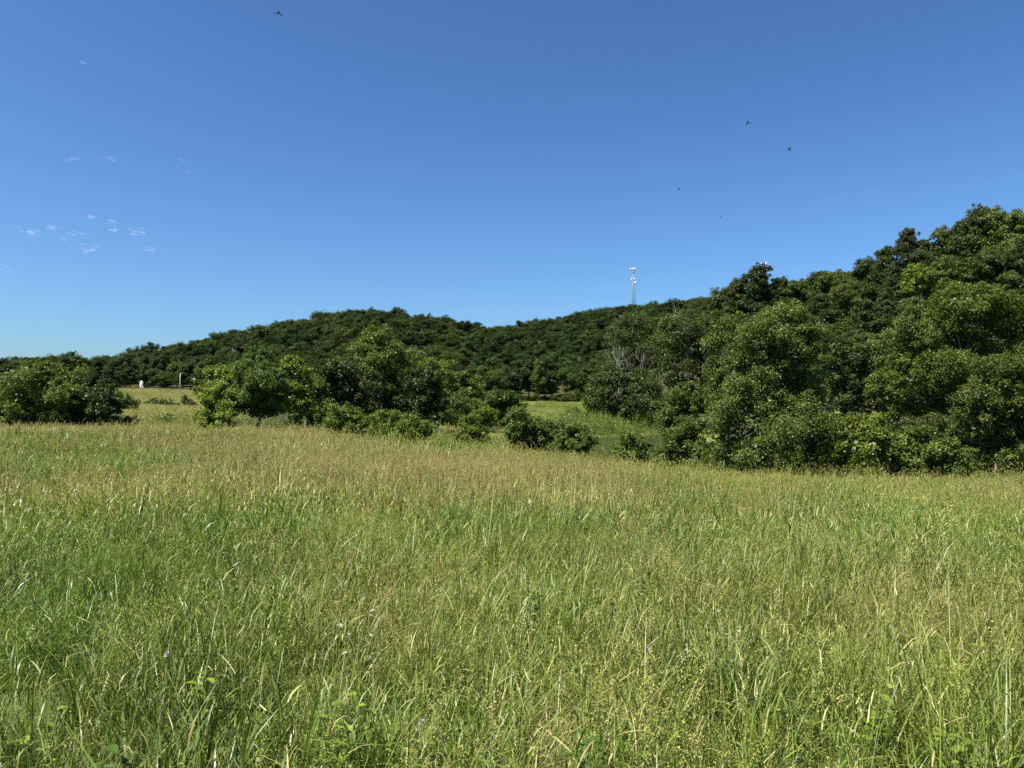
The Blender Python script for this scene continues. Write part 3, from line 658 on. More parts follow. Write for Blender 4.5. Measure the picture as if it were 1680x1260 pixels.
# ------------------------------------------------------------------ grass
M['grass'] = leafmat('grass', (0.0362, 0.0796, 0.006), (0.0833, 0.1461, 0.012), (0.1629, 0.2302, 0.0277), rough=.42, spec=.35, trans=.24, tcol=(1.2, 1.2, .5), inst=(.27, .25, .075), hue=.01, objvar=.2)
M['grass_wide'] = leafmat('grass_wide', (0.0408, 0.0885, 0.0065), (0.0703, 0.1327, 0.0111), (0.1184, 0.1902, 0.0185), rough=.36, spec=.45, trans=.24, tcol=(1.2, 1.2, .5), inst=(.22, .23, .07), hue=.015, objvar=.2)
M['seed'] = leafmat('seed', (0.2046, 0.2185, 0.0372), (0.3162, 0.304, 0.0682), (0.465, 0.4275, 0.124), rough=.7, spec=.1, trans=.3, tcol=(1, 1, .8), inst=(.38, .32, .14), objvar=.2)
M['seed_red'] = leafmat('seed_red', (0.2338, 0.1547, 0.0464), (0.2961, 0.209, 0.0677), (0.3585, 0.2708, 0.0997), rough=.7, spec=.1, trans=.3, tcol=(1, .95, .8), inst=(.36, .27, .11), objvar=.2)
M['straw'] = leafmat('straw', (0.28, 0.25, 0.096), (0.38, 0.34, 0.144), (0.5, 0.45, 0.224), rough=.6, spec=.2, trans=.2, tcol=(1, 1, .9), objvar=.2)
M['clover'] = leafmat('clover', (0.075, 0.125, 0.0126), (0.12, 0.175, 0.0189), (0.18, 0.235, 0.0315), rough=.5, spec=.3, trans=.35, inst=(.15, .17, .04), objvar=.2)
GM = [M['grass'], M['grass_wide'], M['seed'], M['seed_red'], M['straw'], M['clover']]

def clump(b):
    """grass grows in tussocks with low gaps between them"""
    return .22 + 1.2 * sstep(.32, .70, fbm(b[:, 0] * 5.5 + 40, b[:, 1] * 5.5 + 40, 91, 2))
class Tuft:
    def __init__(s, seed): s.g = np.random.default_rng(seed); s.V = []; s.Q = []; s.T = []; s.mq = []; s.mt = []; s.vq = []; s.vt = []; s.n = 0
    def blades(s, n, R0, L, Lv, wid, lean, curve, mat, vlo=0, vhi=1, bx=None):
        g = s.g; rad = R0 * g.random(n) ** .6; a0 = g.uniform(0, 6.28, n)
        b = np.stack([rad * np.cos(a0), rad * np.sin(a0), np.full(n, -.02)], 1) if bx is None else bx
        a = g.uniform(0, 6.28, n); ln = L * np.clip(g.normal(1, Lv, n), .35, 1.7) * (clump(b) if bx is None and wid < .02 else 1); th = np.abs(g.normal(0, lean, n)); cu = np.abs(g.normal(curve, curve * .5, n))
        dirh = np.stack([np.cos(a), np.sin(a), np.zeros(n)], 1); tw = a + np.pi / 2 + g.normal(0, .5, n)
        side = np.stack([np.cos(tw), np.sin(tw), np.zeros(n)], 1)
        ts = [0, .35, .7, 1.0]; pts = [b]; p = b
        for i in range(3):
            tm = (ts[i] + ts[i + 1]) / 2; an = th + cu * tm ** 1.6; st = (ts[i + 1] - ts[i]) * ln
            p = p + dirh * (np.sin(an) * st)[:, None]; p = p + np.stack([np.zeros(n), np.zeros(n), np.cos(an) * st], 1); pts.append(p)
        w = wid * g.uniform(.6, 1.4, n)[:, None] * .5
        v = np.stack([pts[0] - side * w * .8, pts[0] + side * w * .8, pts[1] - side * w, pts[1] + side * w, pts[2] - side * w * .7, pts[2] + side * w * .7, pts[3]], 1).reshape(-1, 3)
        k = np.arange(n)[:, None] * 7 + s.n
        s.V.append(v); s.Q.append(np.concatenate([k + [0, 1, 3, 2], k + [2, 3, 5, 4]])); s.T.append(k + [4, 5, 6])
        vv = vlo + (vhi - vlo) * g.random(n) ** 1.25; s.mq.append(np.full(2 * n, mat)); s.mt.append(np.full(n, mat)); s.vq.append(np.tile(vv, 2)); s.vt.append(vv); s.n += 7 * n
        return pts
    def cards(s, pos, nor, size, mat, aspect=.5, vlo=0, vhi=1):
        v, f = leaf_cards(pos, nor, size, s.g, aspect); s.V.append(v); s.Q.append(f + s.n); s.n += len(v)
        s.mq.append(np.full(len(f), mat)); s.vq.append(s.g.uniform(vlo, vhi, len(f)))
    def panicles(s, n, R0, L, wid, mat, m, size, frac=.3, spread=.05):
        pts = s.blades(n, R0, L, .15, wid, .12, .25, 4 if mat == 3 else 0, .4, 1)
        g = s.g; i = np.repeat(np.arange(n), m); t = g.random(len(i)); base = pts[2] + (pts[3] - pts[2]) * (1 - frac)
        c = base[i] + (pts[3] - base)[i] * t[:, None] * 1.05
        o = nrm(g.normal(size=(len(i), 3))) * (spread * (1 - .75 * t) * g.random(len(i)) ** .6)[:, None]
        s.cards(c + o, nrm(g.normal(size=(len(i), 3))), size, mat, .45)
    def stem_leaves(s, n, R0, hlo, hhi, L, wid, mat=0):
        g = s.g; rad = R0 * g.random(n) ** .6; a0 = g.uniform(0, 6.28, n); b = np.stack([rad * np.cos(a0), rad * np.sin(a0), np.zeros(n)], 1)
        b[:, 2] = g.uniform(hlo, hhi, n) * clump(b)
        s.blades(n, R0, L, .35, wid, .95, 1.1, mat, bx=b)
    def mesh(s, name):
        fs = [np.concatenate(s.Q)]; mi = [np.concatenate(s.mq)]; vv = [np.concatenate(s.vq)]
        if s.T: fs.append(np.concatenate(s.T)); mi.append(np.concatenate(s.mt)); vv.append(np.concatenate(s.vt))
        return build(name, np.concatenate(s.V), fs, GM, np.concatenate(mi), np.concatenate(vv))

def tuft(kind, lod, seed):
    t = Tuft(seed); k = [1, 1.8, 3.6][lod]; Rp = [.62, 1.05, 1.9][lod]; c = [10.0, 13.0, 15.0][lod]; g = t.g
    N = lambda n: max(3, int(n * c))
    if kind == 0:      # fine-leaved green grass
        t.blades(N(62), Rp, .33, .3, .0052 * k, .34, .8, 0); t.blades(N(22), Rp, .44, .2, .0046 * k, .25, .6, 0, .5, 1)
        t.panicles(N(6), Rp, .50, .0024 * k, 2, 22, .009 * k ** .8)
    elif kind == 1:    # broad upright blades
        t.blades(N(46), Rp, .30, .3, .0052 * k, .38, .9, 0)
        cc = Rp * .85 * (g.random((7, 2)) * 2 - 1)
        for q in cc:
            nn = N(3.4); bx = np.concatenate([q + g.normal(0, .08 * k ** .6, (nn, 2)), np.full((nn, 1), -.02)], 1)
            t.blades(nn, Rp, .38, .28, .0080 * k ** .75, .28, .6, 1, bx=bx)
    elif kind == 2:    # airy golden seed heads
        t.blades(N(48), Rp, .28, .3, .005 * k, .36, .9, 0, .3, 1); t.panicles(N(15), Rp, .43, .0024 * k, 2, 36, .0085 * k ** .65, .55, .06)
    elif kind == 3:    # reddish seed heads
        t.blades(N(46), Rp, .30, .3, .005 * k, .34, .8, 0, .3, 1); t.panicles(N(15), Rp, .47, .0024 * k, 3, 34, .009 * k ** .55, .5, .045)
    elif kind == 4:    # clover and low weeds
        t.blades(N(40), Rp, .28, .3, .0052 * k, .42, 1.0, 0)
        n = N(110); a = g.uniform(0, 6.28, n); r = Rp * g.random(n) ** .6; p = np.stack([r * np.cos(a), r * np.sin(a), g.uniform(.06, .30, n)], 1)
        t.cards(p, nrm(g.normal(size=(n, 3)) * .6 + [0, 0, 1]), .019 * k ** .8, 5, .7)
    elif kind == 5:    # dry straw among green
        t.blades(N(45), Rp, .30, .3, .005 * k, .38, .9, 0, .3, 1); t.blades(N(24), Rp, .36, .35, .0036 * k, .7, .9, 4); t.panicles(N(7), Rp, .52, .0026 * k, 4, 20, .01 * k ** .55, .4, .02)
        t.stem_leaves(N(24), Rp, .02, .16, .12, .004 * k, 4)
    t.stem_leaves(N(62), Rp, .06, .32, .10, .0056 * k); t.stem_leaves(N(8), Rp, .15, .34, .11, .0045 * k, 4)
    return t.mesh('grass_tuft')
def brush(seed):
    """tall leafy weeds and old stems of the field border, 2 m across"""
    t = Tuft(seed); g = t.g; n = 26
    pts = t.blades(n, 1.0, .95, .3, .012, .15, .4, 0); t.blades(12, 1.0, 1.0, .3, .010, .3, .5, 4)
    i = np.repeat(np.arange(n), 42); u = g.random(len(i))[:, None]
    p = np.where(u < .5, pts[1][i] + (pts[2] - pts[1])[i] * u * 2, pts[2][i] + (pts[3] - pts[2])[i] * (u - .5) * 2) + g.normal(0, .06, (len(i), 3))
    t.cards(p, nrm(g.normal(size=(len(i), 3)) * .7 + [0, 0, .7]), .085, 5 if seed % 2 else 1, .42)
    if seed % 3 == 0: t.panicles(14, 1.0, 1.0, .008, 4, 20, .035, .4, .05)
    return t.mesh('border_weeds')
NV = 2
TUFTS = [[tuft(kd, lod, 1000 + lod * 100 + kd * 10 + v) for kd in range(6) for v in range(NV)] for lod in range(3)]
print('tuft tris', [sum(len(p.vertices) - 2 for m in T for p in m.polygons) for T in TUFTS])

def grass_fields(x, y):
    r = np.hypot(x, y); px = zone_px(x, y)
    red = fbm(x * .11, y * .22, 21) ; tan = fbm(x * .16 + 9, y * .16, 31); lush = fbm(x * .3, y * .3, 51)
    redw = sstep(.42, .56, red) * sstep(9, 14, r) * (1 - sstep(24, 34, r)) * (1 - .92 * sstep(800, 1150, px))
    far = sstep(26, 48, r)
    return red, tan, lush, redw, far
def meadow_grass():
    g = np.random.default_rng(77)
    bands = [(0, 1.3, 10, 2.6, 1.05), (1, 9, 30, .9, .80), (2, 26, 70, .28, .78), (2, 70, 340, .12, .76)]
    for bi, (lod, r0, r1, den, half) in enumerate(bands):
        st = 1 / math.sqrt(den); gx, gy = np.meshgrid(np.arange(-r1, r1, st), np.arange(.4, r1, st))
        x = gx.ravel() + g.uniform(-.5, .5, gx.size) * st; y = gy.ravel() + g.uniform(-.5, .5, gx.size) * st
        r = np.hypot(x, y); th = np.arctan2(x, y); ok = (r > r0) & (r < r1) & (np.abs(th) < half); x, y, r = x[ok], y[ok], r[ok]
        ok = meadow_mask(x, y); x, y, r = x[ok], y[ok], r[ok]; z = H(x, y); ok = z > WATER + .05; x, y, z, r = x[ok], y[ok], z[ok], r[ok]; n = len(x)
        red, tan, lush, redw, far = grass_fields(x, y); px = zone_px(x, y); u = g.random(n)
        W = np.stack([.34 + 0 * r, .20 + .7 * sstep(.5, .64, lush), .06 + .26 * sstep(.42, .6, fbm(x * .4 + 5, y * .4, 88)) + .15 * sstep(8, 16, r), .02 + 2.4 * redw, .24 * (1 - sstep(8, 20, r)) + .03, .03 + (.05 + .2 * sstep(5, 14, r)) * sstep(.5, .66, tan) + (.08 + .3 * (1 - sstep(450, 700, px))) * far], 1)
        W /= W.sum(1, keepdims=True); kd = (u[:, None] > np.cumsum(W, 1)).sum(1).clip(0, 5)
        dry = np.clip(.35 * sstep(.48, .64, tan) + .5 * redw + far * (.04 + .35 * sstep(.45, .62, tan) + .4 * (1 - sstep(450, 650, px)) * sstep(40, 52, r)) + g.normal(0, .06, n), 0, .9)
        green = np.exp(-((px - 740) / 130) ** 2) * np.exp(-((r - 36) / 9) ** 2); dry *= 1 - .85 * green
        if bi == 3: dry = np.clip(.25 + .5 * sstep(.35, .65, tan) - .3 * ((px > 830) & (y > 180)) - .35 * ((px > 840) & (y > 130) & (y < 200)) + .5 * ((px > 690) & (px < 850) & (y < 135)) + .3 * (px < 420), 0, .95)
        s = g.uniform(.75, 1.2, n) * (.8 + .45 * fbm(x * .5, y * .5, 61)) * (.92 if lod == 0 else 1.0)
        if bi == 3: s *= np.where(y > 200, 1.0, 1.0)
        sc = np.stack([np.full(n, 1.0), np.full(n, 1.0), np.ones(n)], 1) * s[:, None]
        nm = ['meadow_grass', 'meadow_grass', 'meadow_grass', 'distant_grass'][bi]
        lb = ['tall mixed grass nearest the viewer', 'grass of the middle of the field with reddish seed heads', 'paler grass along the far edge of the field', 'grass of the distant meadows and banks'][bi]
        scatter(nm, lb, 'grass', np.stack([x, y, z], 1), g.uniform(0, 6.28, n), sc, kd * NV + g.integers(0, NV, n), TUFTS[lod], dry, g.normal(0, .06, (n, 2)))
        print('grass', bi, n)
meadow_grass()

# ------------------------------------------------------------------ masts on the far ridge
def mast(label, px, d, top_py, base_z=None, whip=False):
    x = (px - 840) / F * d; z = hz(x, d); h = at(px, top_py, d)[2] - z
    root = empty('lattice_mast', (x, d, z), label, 'mast')
    corner = lambda t, k: np.array([math.cos(2.1 + k * 2.094) * (2.6 - 1.75 * t), math.sin(2.1 + k * 2.094) * (2.6 - 1.75 * t), h * t])
    for k in range(3):
        G = Geo(); G.tube([corner(0, k), corner(.5, k), corner(.97, k)], [.14, .12, .09], 6); mesh_obj('leg', G.mesh('mast_leg', M['steel'], True), root)
    G = Geo(); n = 18
    for i in range(n):
        a, b = i / n * .97, (i + 1) / n * .97
        for k in range(3):
            G.tube([corner(a, k), corner(b, (k + 1) % 3)], [.045, .045], 4); G.tube([corner(a, (k + 1) % 3), corner(b, k)], [.045, .045], 4); G.tube([corner(b, k), corner(b, (k + 1) % 3)], [.045, .045], 4)
    tag(mesh_obj('bracing', G.mesh('mast_bracing', M['steel']), root), kind='stuff')
    G = Geo(); G.tube([(.35, .3, 0), (.35, .3, h * .96)], [.22, .16], 6); mesh_obj('cable_run', G.mesh('mast_cables', M['grey_roof']), root)
    for lev in ([.98, .80] if not whip else [.9]):
        zz = h * lev; G = Geo(); rr = 2.6 if lev > .85 else 1.9
        for k in range(3):
            a = 1.05 + k * 2.094; b = a + 2.094
            G.tube([(math.cos(a) * rr, math.sin(a) * rr, zz), (math.cos(b) * rr, math.sin(b) * rr, zz)], [.12, .12], 5); G.tube([(0, 0, zz), (math.cos(a) * rr, math.sin(a) * rr, zz)], [.1, .1], 4)
        mesh_obj('antenna_frame', G.mesh('mast_frame', M['steel']), root)
        for k in range(3):
            a = 1.05 + k * 2.094; b = a + 2.094; p0 = np.array([math.cos(a), math.sin(a)]) * rr; p1 = np.array([math.cos(b), math.sin(b)]) * rr
            for u in (.12, .5, .88):
                if lev < .85 and u == .5: continue
                p = p0 + (p1 - p0) * u; G = Geo(); G.box((0, 0, 0), (.42, .28, 1.8)); pa = mesh_obj('panel_antenna', G.mesh('panel_antenna', M['white_paint']), root)
                pa.location = (p[0] * 1.06, p[1] * 1.06, zz); pa.rotation_euler = (0, 0, (a + b) / 2 + math.pi / 2)
    if not whip:
        G = Geo(); an = np.arange(12) / 12 * 6.283
        v = np.concatenate([np.stack([np.cos(an) * .9, np.full(12, -.45), np.sin(an) * .9], 1), np.stack([np.cos(an) * .8, np.full(12, 0.0), np.sin(an) * .8], 1), [[0, -.3, 0], [0, .1, 0]]])
        G.add(v, [(i, (i + 1) % 12, 12 + (i + 1) % 12, 12 + i) for i in range(12)], [(24, (i + 1) % 12, i) for i in range(12)] + [(25, 12 + i, 12 + (i + 1) % 12) for i in range(12)])
        dsh = mesh_obj('dish_antenna', G.mesh('dish_antenna', M['white_paint'], True), root); dsh.location = (1.3, -1.3, h * .74)
    else:
        G = Geo(); G.tube([(0, 0, h * .9), (0, 0, h * 1.07)], [.09, .05], 5); mesh_obj('whip_antenna', G.mesh('whip_antenna', M['steel']), root)
mast('grey lattice telecom mast with two rings of white antennas on the far ridge', 1040, 648, 440)
mast('top of a second telecom mast peeping over the right wood', 1256, 640, 424, whip=True)

# ------------------------------------------------------------------ by the upper left meadow
def utility_pole(label, px, d, top_py, transformer):
    x = (px - 840) / F * d; z = hz(x, d); h = at(px, top_py, d)[2] - z; root = empty('utility_pole', (x, d, z), label, 'pole')
    G = Geo(); G.tube([(0, 0, -.3), (.02, 0, h * .5), (.06, 0, h)], [.19, .16, .12], 8); mesh_obj('post', G.mesh('pole_post', M['pole_wood'], True), root)
    if transformer:
        G = Geo(); G.box((.05, -.16, h * .93), (1.7, .12, .14)); mesh_obj('crossarm', G.mesh('pole_crossarm', M['pole_wood']), root)
        G = Geo(); G.tube([(.3, -.35, h * .62), (.3, -.35, h * .66), (.3, -.35, h * .84), (.3, -.35, h * .87)], [.2, .26, .26, .18], 10); mesh_obj('transformer', G.mesh('pole_transformer', M['white_paint'], True), root)
utility_pole('pale bare wooden pole standing at the top of the upper left meadow', 295, 261, 612, False)
utility_pole('small pole with a white drum near the top, right of the pale bare pole', 318, 258, 620, True)
def white_structure():
    d = 259; x = (233 - 840) / F * d; z = hz(x, d); root = empty('white_outbuilding', (x, d, z), 'small bright white upright structure under dark trees atop the left meadow', 'outbuilding')
    G = Geo(); G.box((-.2, 0, 1.2), (.55, 1.2, 2.5)); mesh_obj('wall', G.mesh('white_wall', M['white_paint']), root)
    G = Geo(); G.box((.24, 0, .5), (.32, 1.0, 1.05)); mesh_obj('lean_to', G.mesh('white_lean_to', M['white_paint']), root)
    G = Geo(); G.add([(-.52, -.68, 2.45), (.12, -.68, 2.45), (-.2, -.68, 2.85), (-.52, .68, 2.45), (.12, .68, 2.45), (-.2, .68, 2.85)], [(0, 3, 5, 2), (1, 2, 5, 4), (0, 1, 4, 3)], [(0, 2, 1), (3, 4, 5)])
    mesh_obj('roof', G.mesh('white_roof', M['white_paint']), root)
white_structure()
def fence_post(label, px, d, hgt, mat):
    x = (px - 840) / F * d; z = hz(x, d); G = Geo(); g = np.random.default_rng(px)
    G.tube([(0, 0, -.3), (g.normal(0, .02), 0, hgt * .5), (g.normal(0, .05), 0, hgt - .02), (g.normal(0, .05), 0, hgt)], [.085, .08, .075, .05], 8)
    o = mesh_obj('fence_post', G.mesh('fence_post', M[mat], True)); o.location = (x, d, z); tag(o, label, 'post', 'old fence posts')
fence_post('weathered dark fence post in the gap at the left field edge', 222, 60, 1.0, 'bark')
fence_post('leaning dark fence post right of the round-headed tree', 502, 56, 1.15, 'bark')
fence_post('upright grey stake in front of the light green tree at the right border', 1631, 39.3, 1.25, 'bark')

# ------------------------------------------------------------------ birds
def bird_mesh(seed, dihedral, sweep):
    """one continuous body with tapered wings and a forked tail; wingspan 1"""
    V = []; Q = []; T = []
    prof = [(-.22, .004), (-.18, .03), (-.1, .055), (.02, .06), (.12, .045), (.18, .04), (.22, .028), (.265, .004)]
    k = 8
    for yy, rr in prof:
        for j in range(k): V.append((math.cos(j / k * 6.283) * rr, yy, math.sin(j / k * 6.283) * rr * .85))
    for i in range(len(prof) - 1):
        for j in range(k): Q.append((i * k + j, i * k + (j + 1) % k, (i + 1) * k + (j + 1) % k, (i + 1) * k + j))
    for sd in (-1, 1):
        b = len(V); st = [(.03, .10, -.08, 0), (.18, .13 , -.05, dihedral * .15), (.33, .07 - sweep * .3, -.07 - sweep * .2, dihedral * .22), (.5, -.06 - sweep, -.09 - sweep, dihedral * .12)]
        for u, le, te, zz in st:
            V += [(sd * u, le, zz + .008), (sd * u, te, zz + .004), (sd * u, te, zz - .004), (sd * u, le, zz - .008)]
        for i in range(3):
            for j in range(4): Q.append((b + i * 4 + j, b + i * 4 + (j + 1) % 4, b + i * 4 + 4 + (j + 1) % 4, b + i * 4 + 4 + j))
        Q.append((b + 12, b + 13, b + 14, b + 15))
        b = len(V); V += [(sd * .0, -.16, .006), (sd * .03, -.17, .006), (sd * .075, -.36, .004), (sd * .01, -.27, .004), (sd * .0, -.16, -.006), (sd * .03, -.17, -.006), (sd * .075, -.36, -.004), (sd * .01, -.27, -.004)]
        Q += [(b, b + 1, b + 2, b + 3), (b + 7, b + 6, b + 5, b + 4), (b + 1, b + 5, b + 6, b + 2), (b + 2, b + 6, b + 7, b + 3), (b + 3, b + 7, b + 4, b)]
    return build('bird', np.array(V), [np.array(Q)], [M['feather']], smooth=False)
def bird(label, px, py, d, span, rot, dih=.6, sweep=.1):
    o = mesh_obj('bird', bird_mesh(0, dih, sweep)); o.location = at(px, py, d); o.scale = (span * 1.2,) * 3; o.rotation_euler = [R(a) for a in rot]
    tag(o, label, 'bird', 'dark birds wheeling in the sky')
bird('dark bird with drooped wings at the top left of the sky', 456, 20, 60, .62, (75, 12, 10), -1.2, .12)
bird('dark bird with folded-back wings, higher of the two at upper right', 1228, 200, 75, .62, (60, -35, 30), -1.5, .25)
bird('dark bird banking with raised wings, right of the others', 1295, 246, 80, .68, (20, -30, 60), 1.4, .1)
bird('small dark bird left of the mast top line, midway up the sky', 1114, 311, 90, .55, (30, 50, -40), .9, .12)
bird('smallest of the birds right of the mast, lowest in the sky', 1182, 356, 95, .5, (25, 55, -20), .9, .15)
bird('tiny far bird above the thin clouds at the left border', 48, 353, 160, .5, (20, 20, 40), .9, .1)
bird('tiny far bird right of the thin clouds', 331, 328, 170, .5, (20, -20, 70), .9, .1)
bird('tiny far bird low over the left wood', 141, 502, 170, .5, (20, 10, -60), .9, .1)

# ------------------------------------------------------------------ clouds: small puffs of thin vapour
def cloudmat(name, dens):
    m, n, l = newmat(name); o = n.new('ShaderNodeOutputMaterial'); t = n.new('ShaderNodeBsdfTransparent'); d = n.new('ShaderNodeBsdfDiffuse'); q = n.new('ShaderNodeBsdfTranslucent')
    a = n.new('ShaderNodeMixShader'); b = n.new('ShaderNodeMixShader'); d.inputs[0].default_value = (.9, .9, .9, 1); q.inputs[0].default_value = (.9, .9, .9, 1)
    tc = n.new('ShaderNodeTexCoord'); tx = n.new('ShaderNodeTexNoise'); tx.inputs['Scale'].default_value = .09; tx.inputs['Detail'].default_value = 5
    mr = n.new('ShaderNodeMapRange'); mr.inputs[1].default_value = .4; mr.inputs[2].default_value = .7; mr.inputs[3].default_value = 0; mr.inputs[4].default_value = dens
    l.new(tc.outputs['Object'], tx.inputs['Vector']); l.new(tx.outputs[0], mr.inputs[0]); l.new(mr.outputs[0], b.inputs[0])
    a.inputs[0].default_value = .5; l.new(d.outputs[0], a.inputs[1]); l.new(q.outputs[0], a.inputs[2]); l.new(t.outputs[0], b.inputs[1]); l.new(a.outputs[0], b.inputs[2]); l.new(b.outputs[0], o.inputs[0])
    return m
def ico(sub=2):
    import bmesh
    bm = bmesh.new(); bmesh.ops.create_icosphere(bm, subdivisions=sub, radius=1); v = np.array([q.co[:] for q in bm.verts]); f = np.array([[q.index for q in p.verts] for p in bm.faces]); bm.free(); return v, f
ICO = ico(2)
def cloud(name, label, spots, d, dens, seed, cat='cloud'):
    g = np.random.default_rng(seed); V = []; T = []; n = 0; k = d / F
    for px, py, wd, ht, num in spots:
        for i in range(int(num * 2.4)):
            ex, ey = px + g.normal(0, wd * .33), py + g.normal(0, ht * .33); c = at(ex, ey, d + g.uniform(-60, 60))
            rx = g.uniform(1.6, 6.0) * k; V.append(ICO[0] * np.array([rx, rx * 1.4, rx * g.uniform(.12, .24)]) @ np.array([[1, 0, g.uniform(-.12, .02)], [0, 1, 0], [0, 0, 1]]) + c); T.append(ICO[1] + n); n += len(ICO[0])
    tag(mesh_obj(name, build(name, np.concatenate(V), [np.concatenate(T)], [cloudmat(name + '_vapour', dens)], smooth=True)), label, cat)
cloud('thin_cloud', 'faint scatter of thin cloud flecks low at the far left', [(55, 380, 26, 14, 10), (88, 372, 14, 8, 4), (118, 388, 24, 14, 7), (145, 411, 26, 14, 9)], 4200, .085, 1)
cloud('thin_cloud', 'thin cloud flecks just right of the far left scatter', [(150, 356, 16, 5, 3), (185, 364, 14, 6, 4), (188, 378, 10, 8, 4), (228, 383, 30, 12, 9), (248, 410, 26, 6, 5)], 4200, .085, 2)
cloud('thin_cloud', 'two faint cloud flecks high over the left scatter', [(122, 261, 14, 6, 3), (182, 260, 16, 8, 3)], 4200, .045, 3)
cloud('thin_cloud', 'pale cloud patch cut off by the left border of the sky', [(2, 440, 34, 16, 16)], 4200, .03, 6)
cloud('thin_cloud', 'tiny faint cloud fleck near the top left corner', [(138, 103, 14, 3, 2)], 4200, .045, 4)
def streak(label, x0, y0, x1, y1, seed):
    g = np.random.default_rng(seed); V = []; T = []; n = 0; k = 4600 / F
    for i in range(26):
        t = i / 25; c = at(x0 + (x1 - x0) * t, y0 + (y1 - y0) * t + g.normal(0, .8), 4600)
        V.append(ICO[0] * np.array([7 * k, 6 * k, .8 * k * (.5 + g.random())]) @ np.array([[1, 0, (y0 - y1) / (x1 - x0)], [0, 1, 0], [0, 0, 1]]) + c); T.append(ICO[1] + n); n += len(ICO[0])
    tag(mesh_obj('vapour_streak', build('vapour_streak', np.concatenate(V), [np.concatenate(T)], [cloudmat('streak_vapour', .008)], smooth=True)), label, 'cloud')
streak('very faint slanting vapour streak in the sky above the right wood', 1350, 327, 1450, 309, 1)
streak('very faint broad vapour streak near the right border of the sky', 1560, 315, 1700, 280, 2)
cloud('thin_cloud', 'faint cloud fleck right of the two high flecks', [(312, 282, 12, 5, 2), (299, 262, 6, 3, 1)], 4200, .045, 5)

# ------------------------------------------------------------------ single weeds that stand out in the near grass
M['weed_pale'] = leafmat('weed_pale', (.16, .21, .09), (.24, .29, .14), (.34, .38, .22), rough=.5, trans=.25, tcol=(1, 1, .7))
M['weed_dark'] = leafmat('weed_dark', (.04, .08, .016), (.06, .11, .02), (.09, .14, .03), rough=.6, spec=.12, trans=.3)
M['weed_bright'] = leafmat('weed_bright', (.12, .18, .02), (.18, .25, .03), (.25, .32, .05), rough=.45, trans=.4)
M['petal'] = leafmat('petal', (.40, .27, .33), (.48, .35, .41), (.56, .45, .50), rough=.6, trans=.3, tcol=(1, .9, 1))
M['weed_stem'] = plain('weed_stem', (.11, .13, .04), .7, noise=.2)
def ground_hit(px, py, h):
    for d in np.arange(1.6, 60, .02):
        p = at(px, py, d)
        if p[2] <= hz(p[0], d) + h: return p[0], d
def leaf_blade(G, p, dr, L, W, fold=.25):
    dr = dr / np.linalg.norm(dr); sd = np.cross(dr, [0, 0, 1.]); sd /= max(np.linalg.norm(sd), 1e-6); up = np.cross(sd, dr)
    row = lambda t, w: [p + dr * L * t - sd * w + up * w * fold, p + dr * L * t - up * L * .12 * t * t, p + dr * L * t + sd * w + up * w * fold]
    v = [p] + row(.3, W * .42) + row(.65, W * .5) + [p + dr * L - up * L * .12]
    G.add(v, [(1, 4, 5, 2), (2, 5, 6, 3)], [(0, 1, 2), (0, 2, 3), (4, 7, 5), (5, 7, 6)])
def weed(label, px, py, h, mat, leaves, L, W, seed, stems=1, cat='weed', flower=False):
    h *= 1.12 if flower else 1.25; g = np.random.default_rng(seed); x, d = ground_hit(px, py, h); z = hz(x, d); root = empty('flowering_weed' if flower else 'leafy_weed', (x, d, z), label, cat)
    G = Geo(); tops = []
    for i in range(stems):
        a = g.uniform(0, 6.28); ln = h * .25 * g.random() + (.06 if stems > 1 else 0); hh = h * g.uniform(.8, 1.05); e = np.array([math.cos(a) * ln, math.sin(a) * ln, hh])
        G.tube([(0, 0, -.05), e * [.35, .35, .5], e], [.004, .003, .002], 5); tops.append(e)
    mesh_obj('stem', G.mesh('weed_stem', M['weed_stem'], True), root)
    for i in range(leaves):
        e = tops[i % stems]; t = g.uniform(.3, 1.0); p = np.array([e[0] * t * .8, e[1] * t * .8, e[2] * t]); a = i * 2.4 + g.uniform(-.3, .3)
        B = Geo(); leaf_blade(B, p, np.array([math.cos(a), math.sin(a), g.uniform(-.1, .6)]), L * g.uniform(.7, 1.2), W * g.uniform(.8, 1.2))
        me = B.mesh('weed_leaf', M[mat]); at_ = me.attributes.new('v', 'FLOAT', 'FACE'); at_.data.foreach_set('value', np.full(len(me.polygons), g.random(), np.float32)); mesh_obj('leaf', me, root)
    if flower:
        B = Geo()
        for i in range(46):
            u = nrm(g.normal(size=3) + np.array([0, 0, .5])); leaf_blade(B, tops[0] + u * .004, u + g.normal(0, .1, 3), .011, .004)
        me = B.mesh('flower_head', M['petal']); at_ = me.attributes.new('v', 'FLOAT', 'FACE'); at_.data.foreach_set('value', g.random(len(me.polygons)).astype(np.float32)); mesh_obj('flower', me, root)
weed('weed with pale oval leaves catching the sun, left of centre in the grass', 598, 975, .42, 'weed_pale', 16, .055, .034, 1, 3)
weed('dark curled-leaf weed near the centre of the grass', 865, 938, .48, 'weed_dark', 22, .06, .03, 2, 3)
weed('dark leafy weed right of centre in the grass', 1060, 880, .5, 'weed_dark', 20, .06, .03, 3, 3)
weed('bright yellow-green broad-leaved weed in the near right grass', 1425, 1130, .30, 'weed_bright', 20, .07, .04, 4, 3)
weed('bright leafy weed at the lower left of the grass', 335, 1085, .33, 'weed_bright', 18, .075, .032, 5, 2)
weed('bright broad-leaved weed at the bottom right corner', 1600, 1205, .28, 'weed_bright', 20, .06, .036, 6, 3)
weed('small bright weed at the left border of the grass', 75, 1165, .28, 'weed_bright', 14, .06, .03, 7, 2)
weed('low bright weed at the bottom, right of centre', 1180, 1215, .26, 'weed_bright', 16, .055, .034, 8, 3)
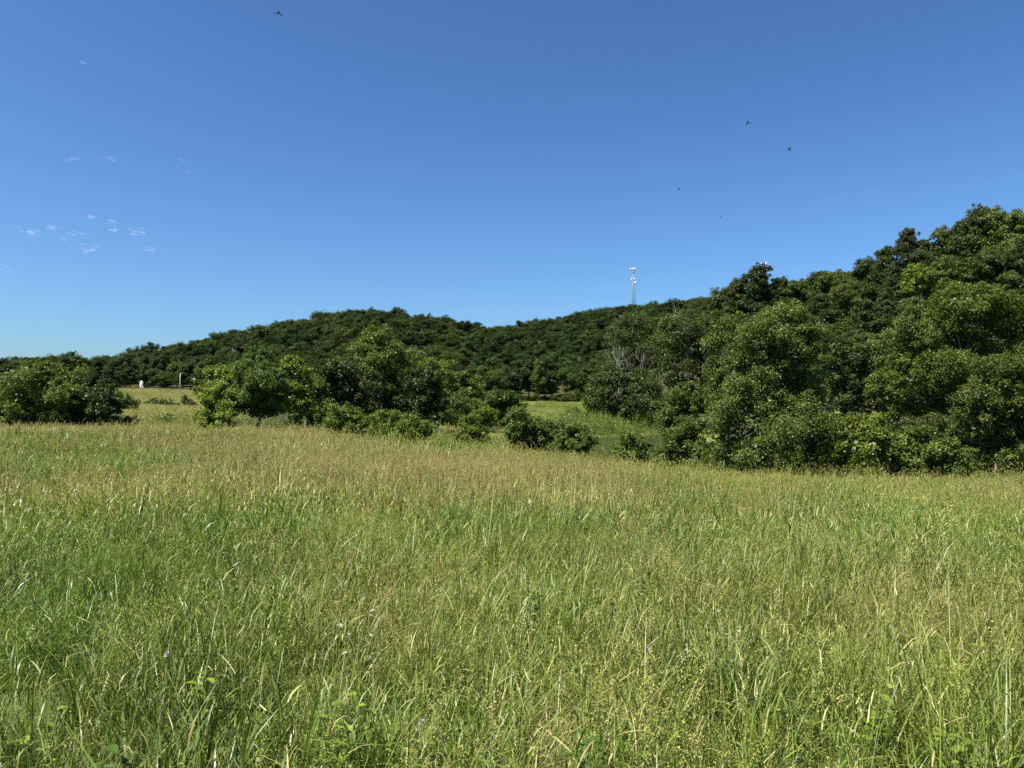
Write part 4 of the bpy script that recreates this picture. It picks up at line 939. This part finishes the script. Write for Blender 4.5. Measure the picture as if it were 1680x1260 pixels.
weed('dark weed in the right middle of the grass', 1330, 905, .48, 'weed_dark', 16, .06, .028, 9, 3)
weed('bright leafy weed left of the bottom centre', 560, 1150, .3, 'weed_bright', 20, .065, .036, 13, 3)
weed('dark broad-leaved weed at the bottom left of the grass', 190, 1215, .28, 'weed_dark', 22, .075, .036, 14, 3)
weed('dark leafy weed at the bottom right of centre', 960, 1190, .3, 'weed_dark', 20, .07, .03, 15, 3)
weed('broad-leaved weed halfway up the right border of the grass', 1640, 1040, .36, 'weed_bright', 18, .06, .036, 16, 3)
weed('pale-leaved weed right of the dark curled-leaf weed', 1195, 985, .42, 'weed_pale', 14, .05, .03, 17, 2)
weed('pink clover-like flower head at the lower left', 267, 1075, .42, 'weed_bright', 5, .03, .02, 10, 1, 'flower', True)
weed('pale pink flower head at the bottom left of centre', 673, 1186, .38, 'weed_bright', 5, .03, .02, 11, 1, 'flower', True)
weed('faded pink flower head right of centre in the near grass', 1072, 1050, .44, 'weed_bright', 5, .03, .02, 12, 1, 'flower', True)

def border_weeds():
    g = np.random.default_rng(55); px = g.uniform(-60, 1760, 420); ed = np.interp(px, *EDGE); d = ed + g.normal(0, 1.6, 420) - .5
    x = (px - 840) / F * d; z = H(x, d); keep = z > WATER + .1; x, d, z = x[keep], d[keep], z[keep]; n = len(x)
    cl = fbm(x * .25, d * .25, 71) ; keep = cl > .44; x, d, z = x[keep], d[keep], z[keep]; n = len(x)
    scatter('border_weeds', 'straggling tall weeds and old stems along the border of the field', 'weeds', np.stack([x, d, z], 1), g.uniform(0, 6.28, n), g.uniform(.55, 1.25, n), g.integers(0, 5, n), [brush(900 + i) for i in range(5)], np.clip(g.normal(.25, .2, n), 0, .8))
border_weeds()
def bank_weeds():
    g = np.random.default_rng(56); px = g.uniform(930, 1190, 420); d = g.uniform(138, 194, 420); x = (px - 840) / F * d; z = H(x, d); k = z > WATER - .1; x, d, z = x[k], d[k], z[k]; n = len(x)
    scatter('bank_weeds', 'dull green tangle of weeds on the bank beyond the pond', 'weeds', np.stack([x, d, z], 1), g.uniform(0, 6.28, n), g.uniform(.9, 2.0, n), g.integers(0, 5, n), [brush(940 + i) for i in range(5)], np.clip(g.normal(.1, .15, n), 0, .6))
bank_weeds()
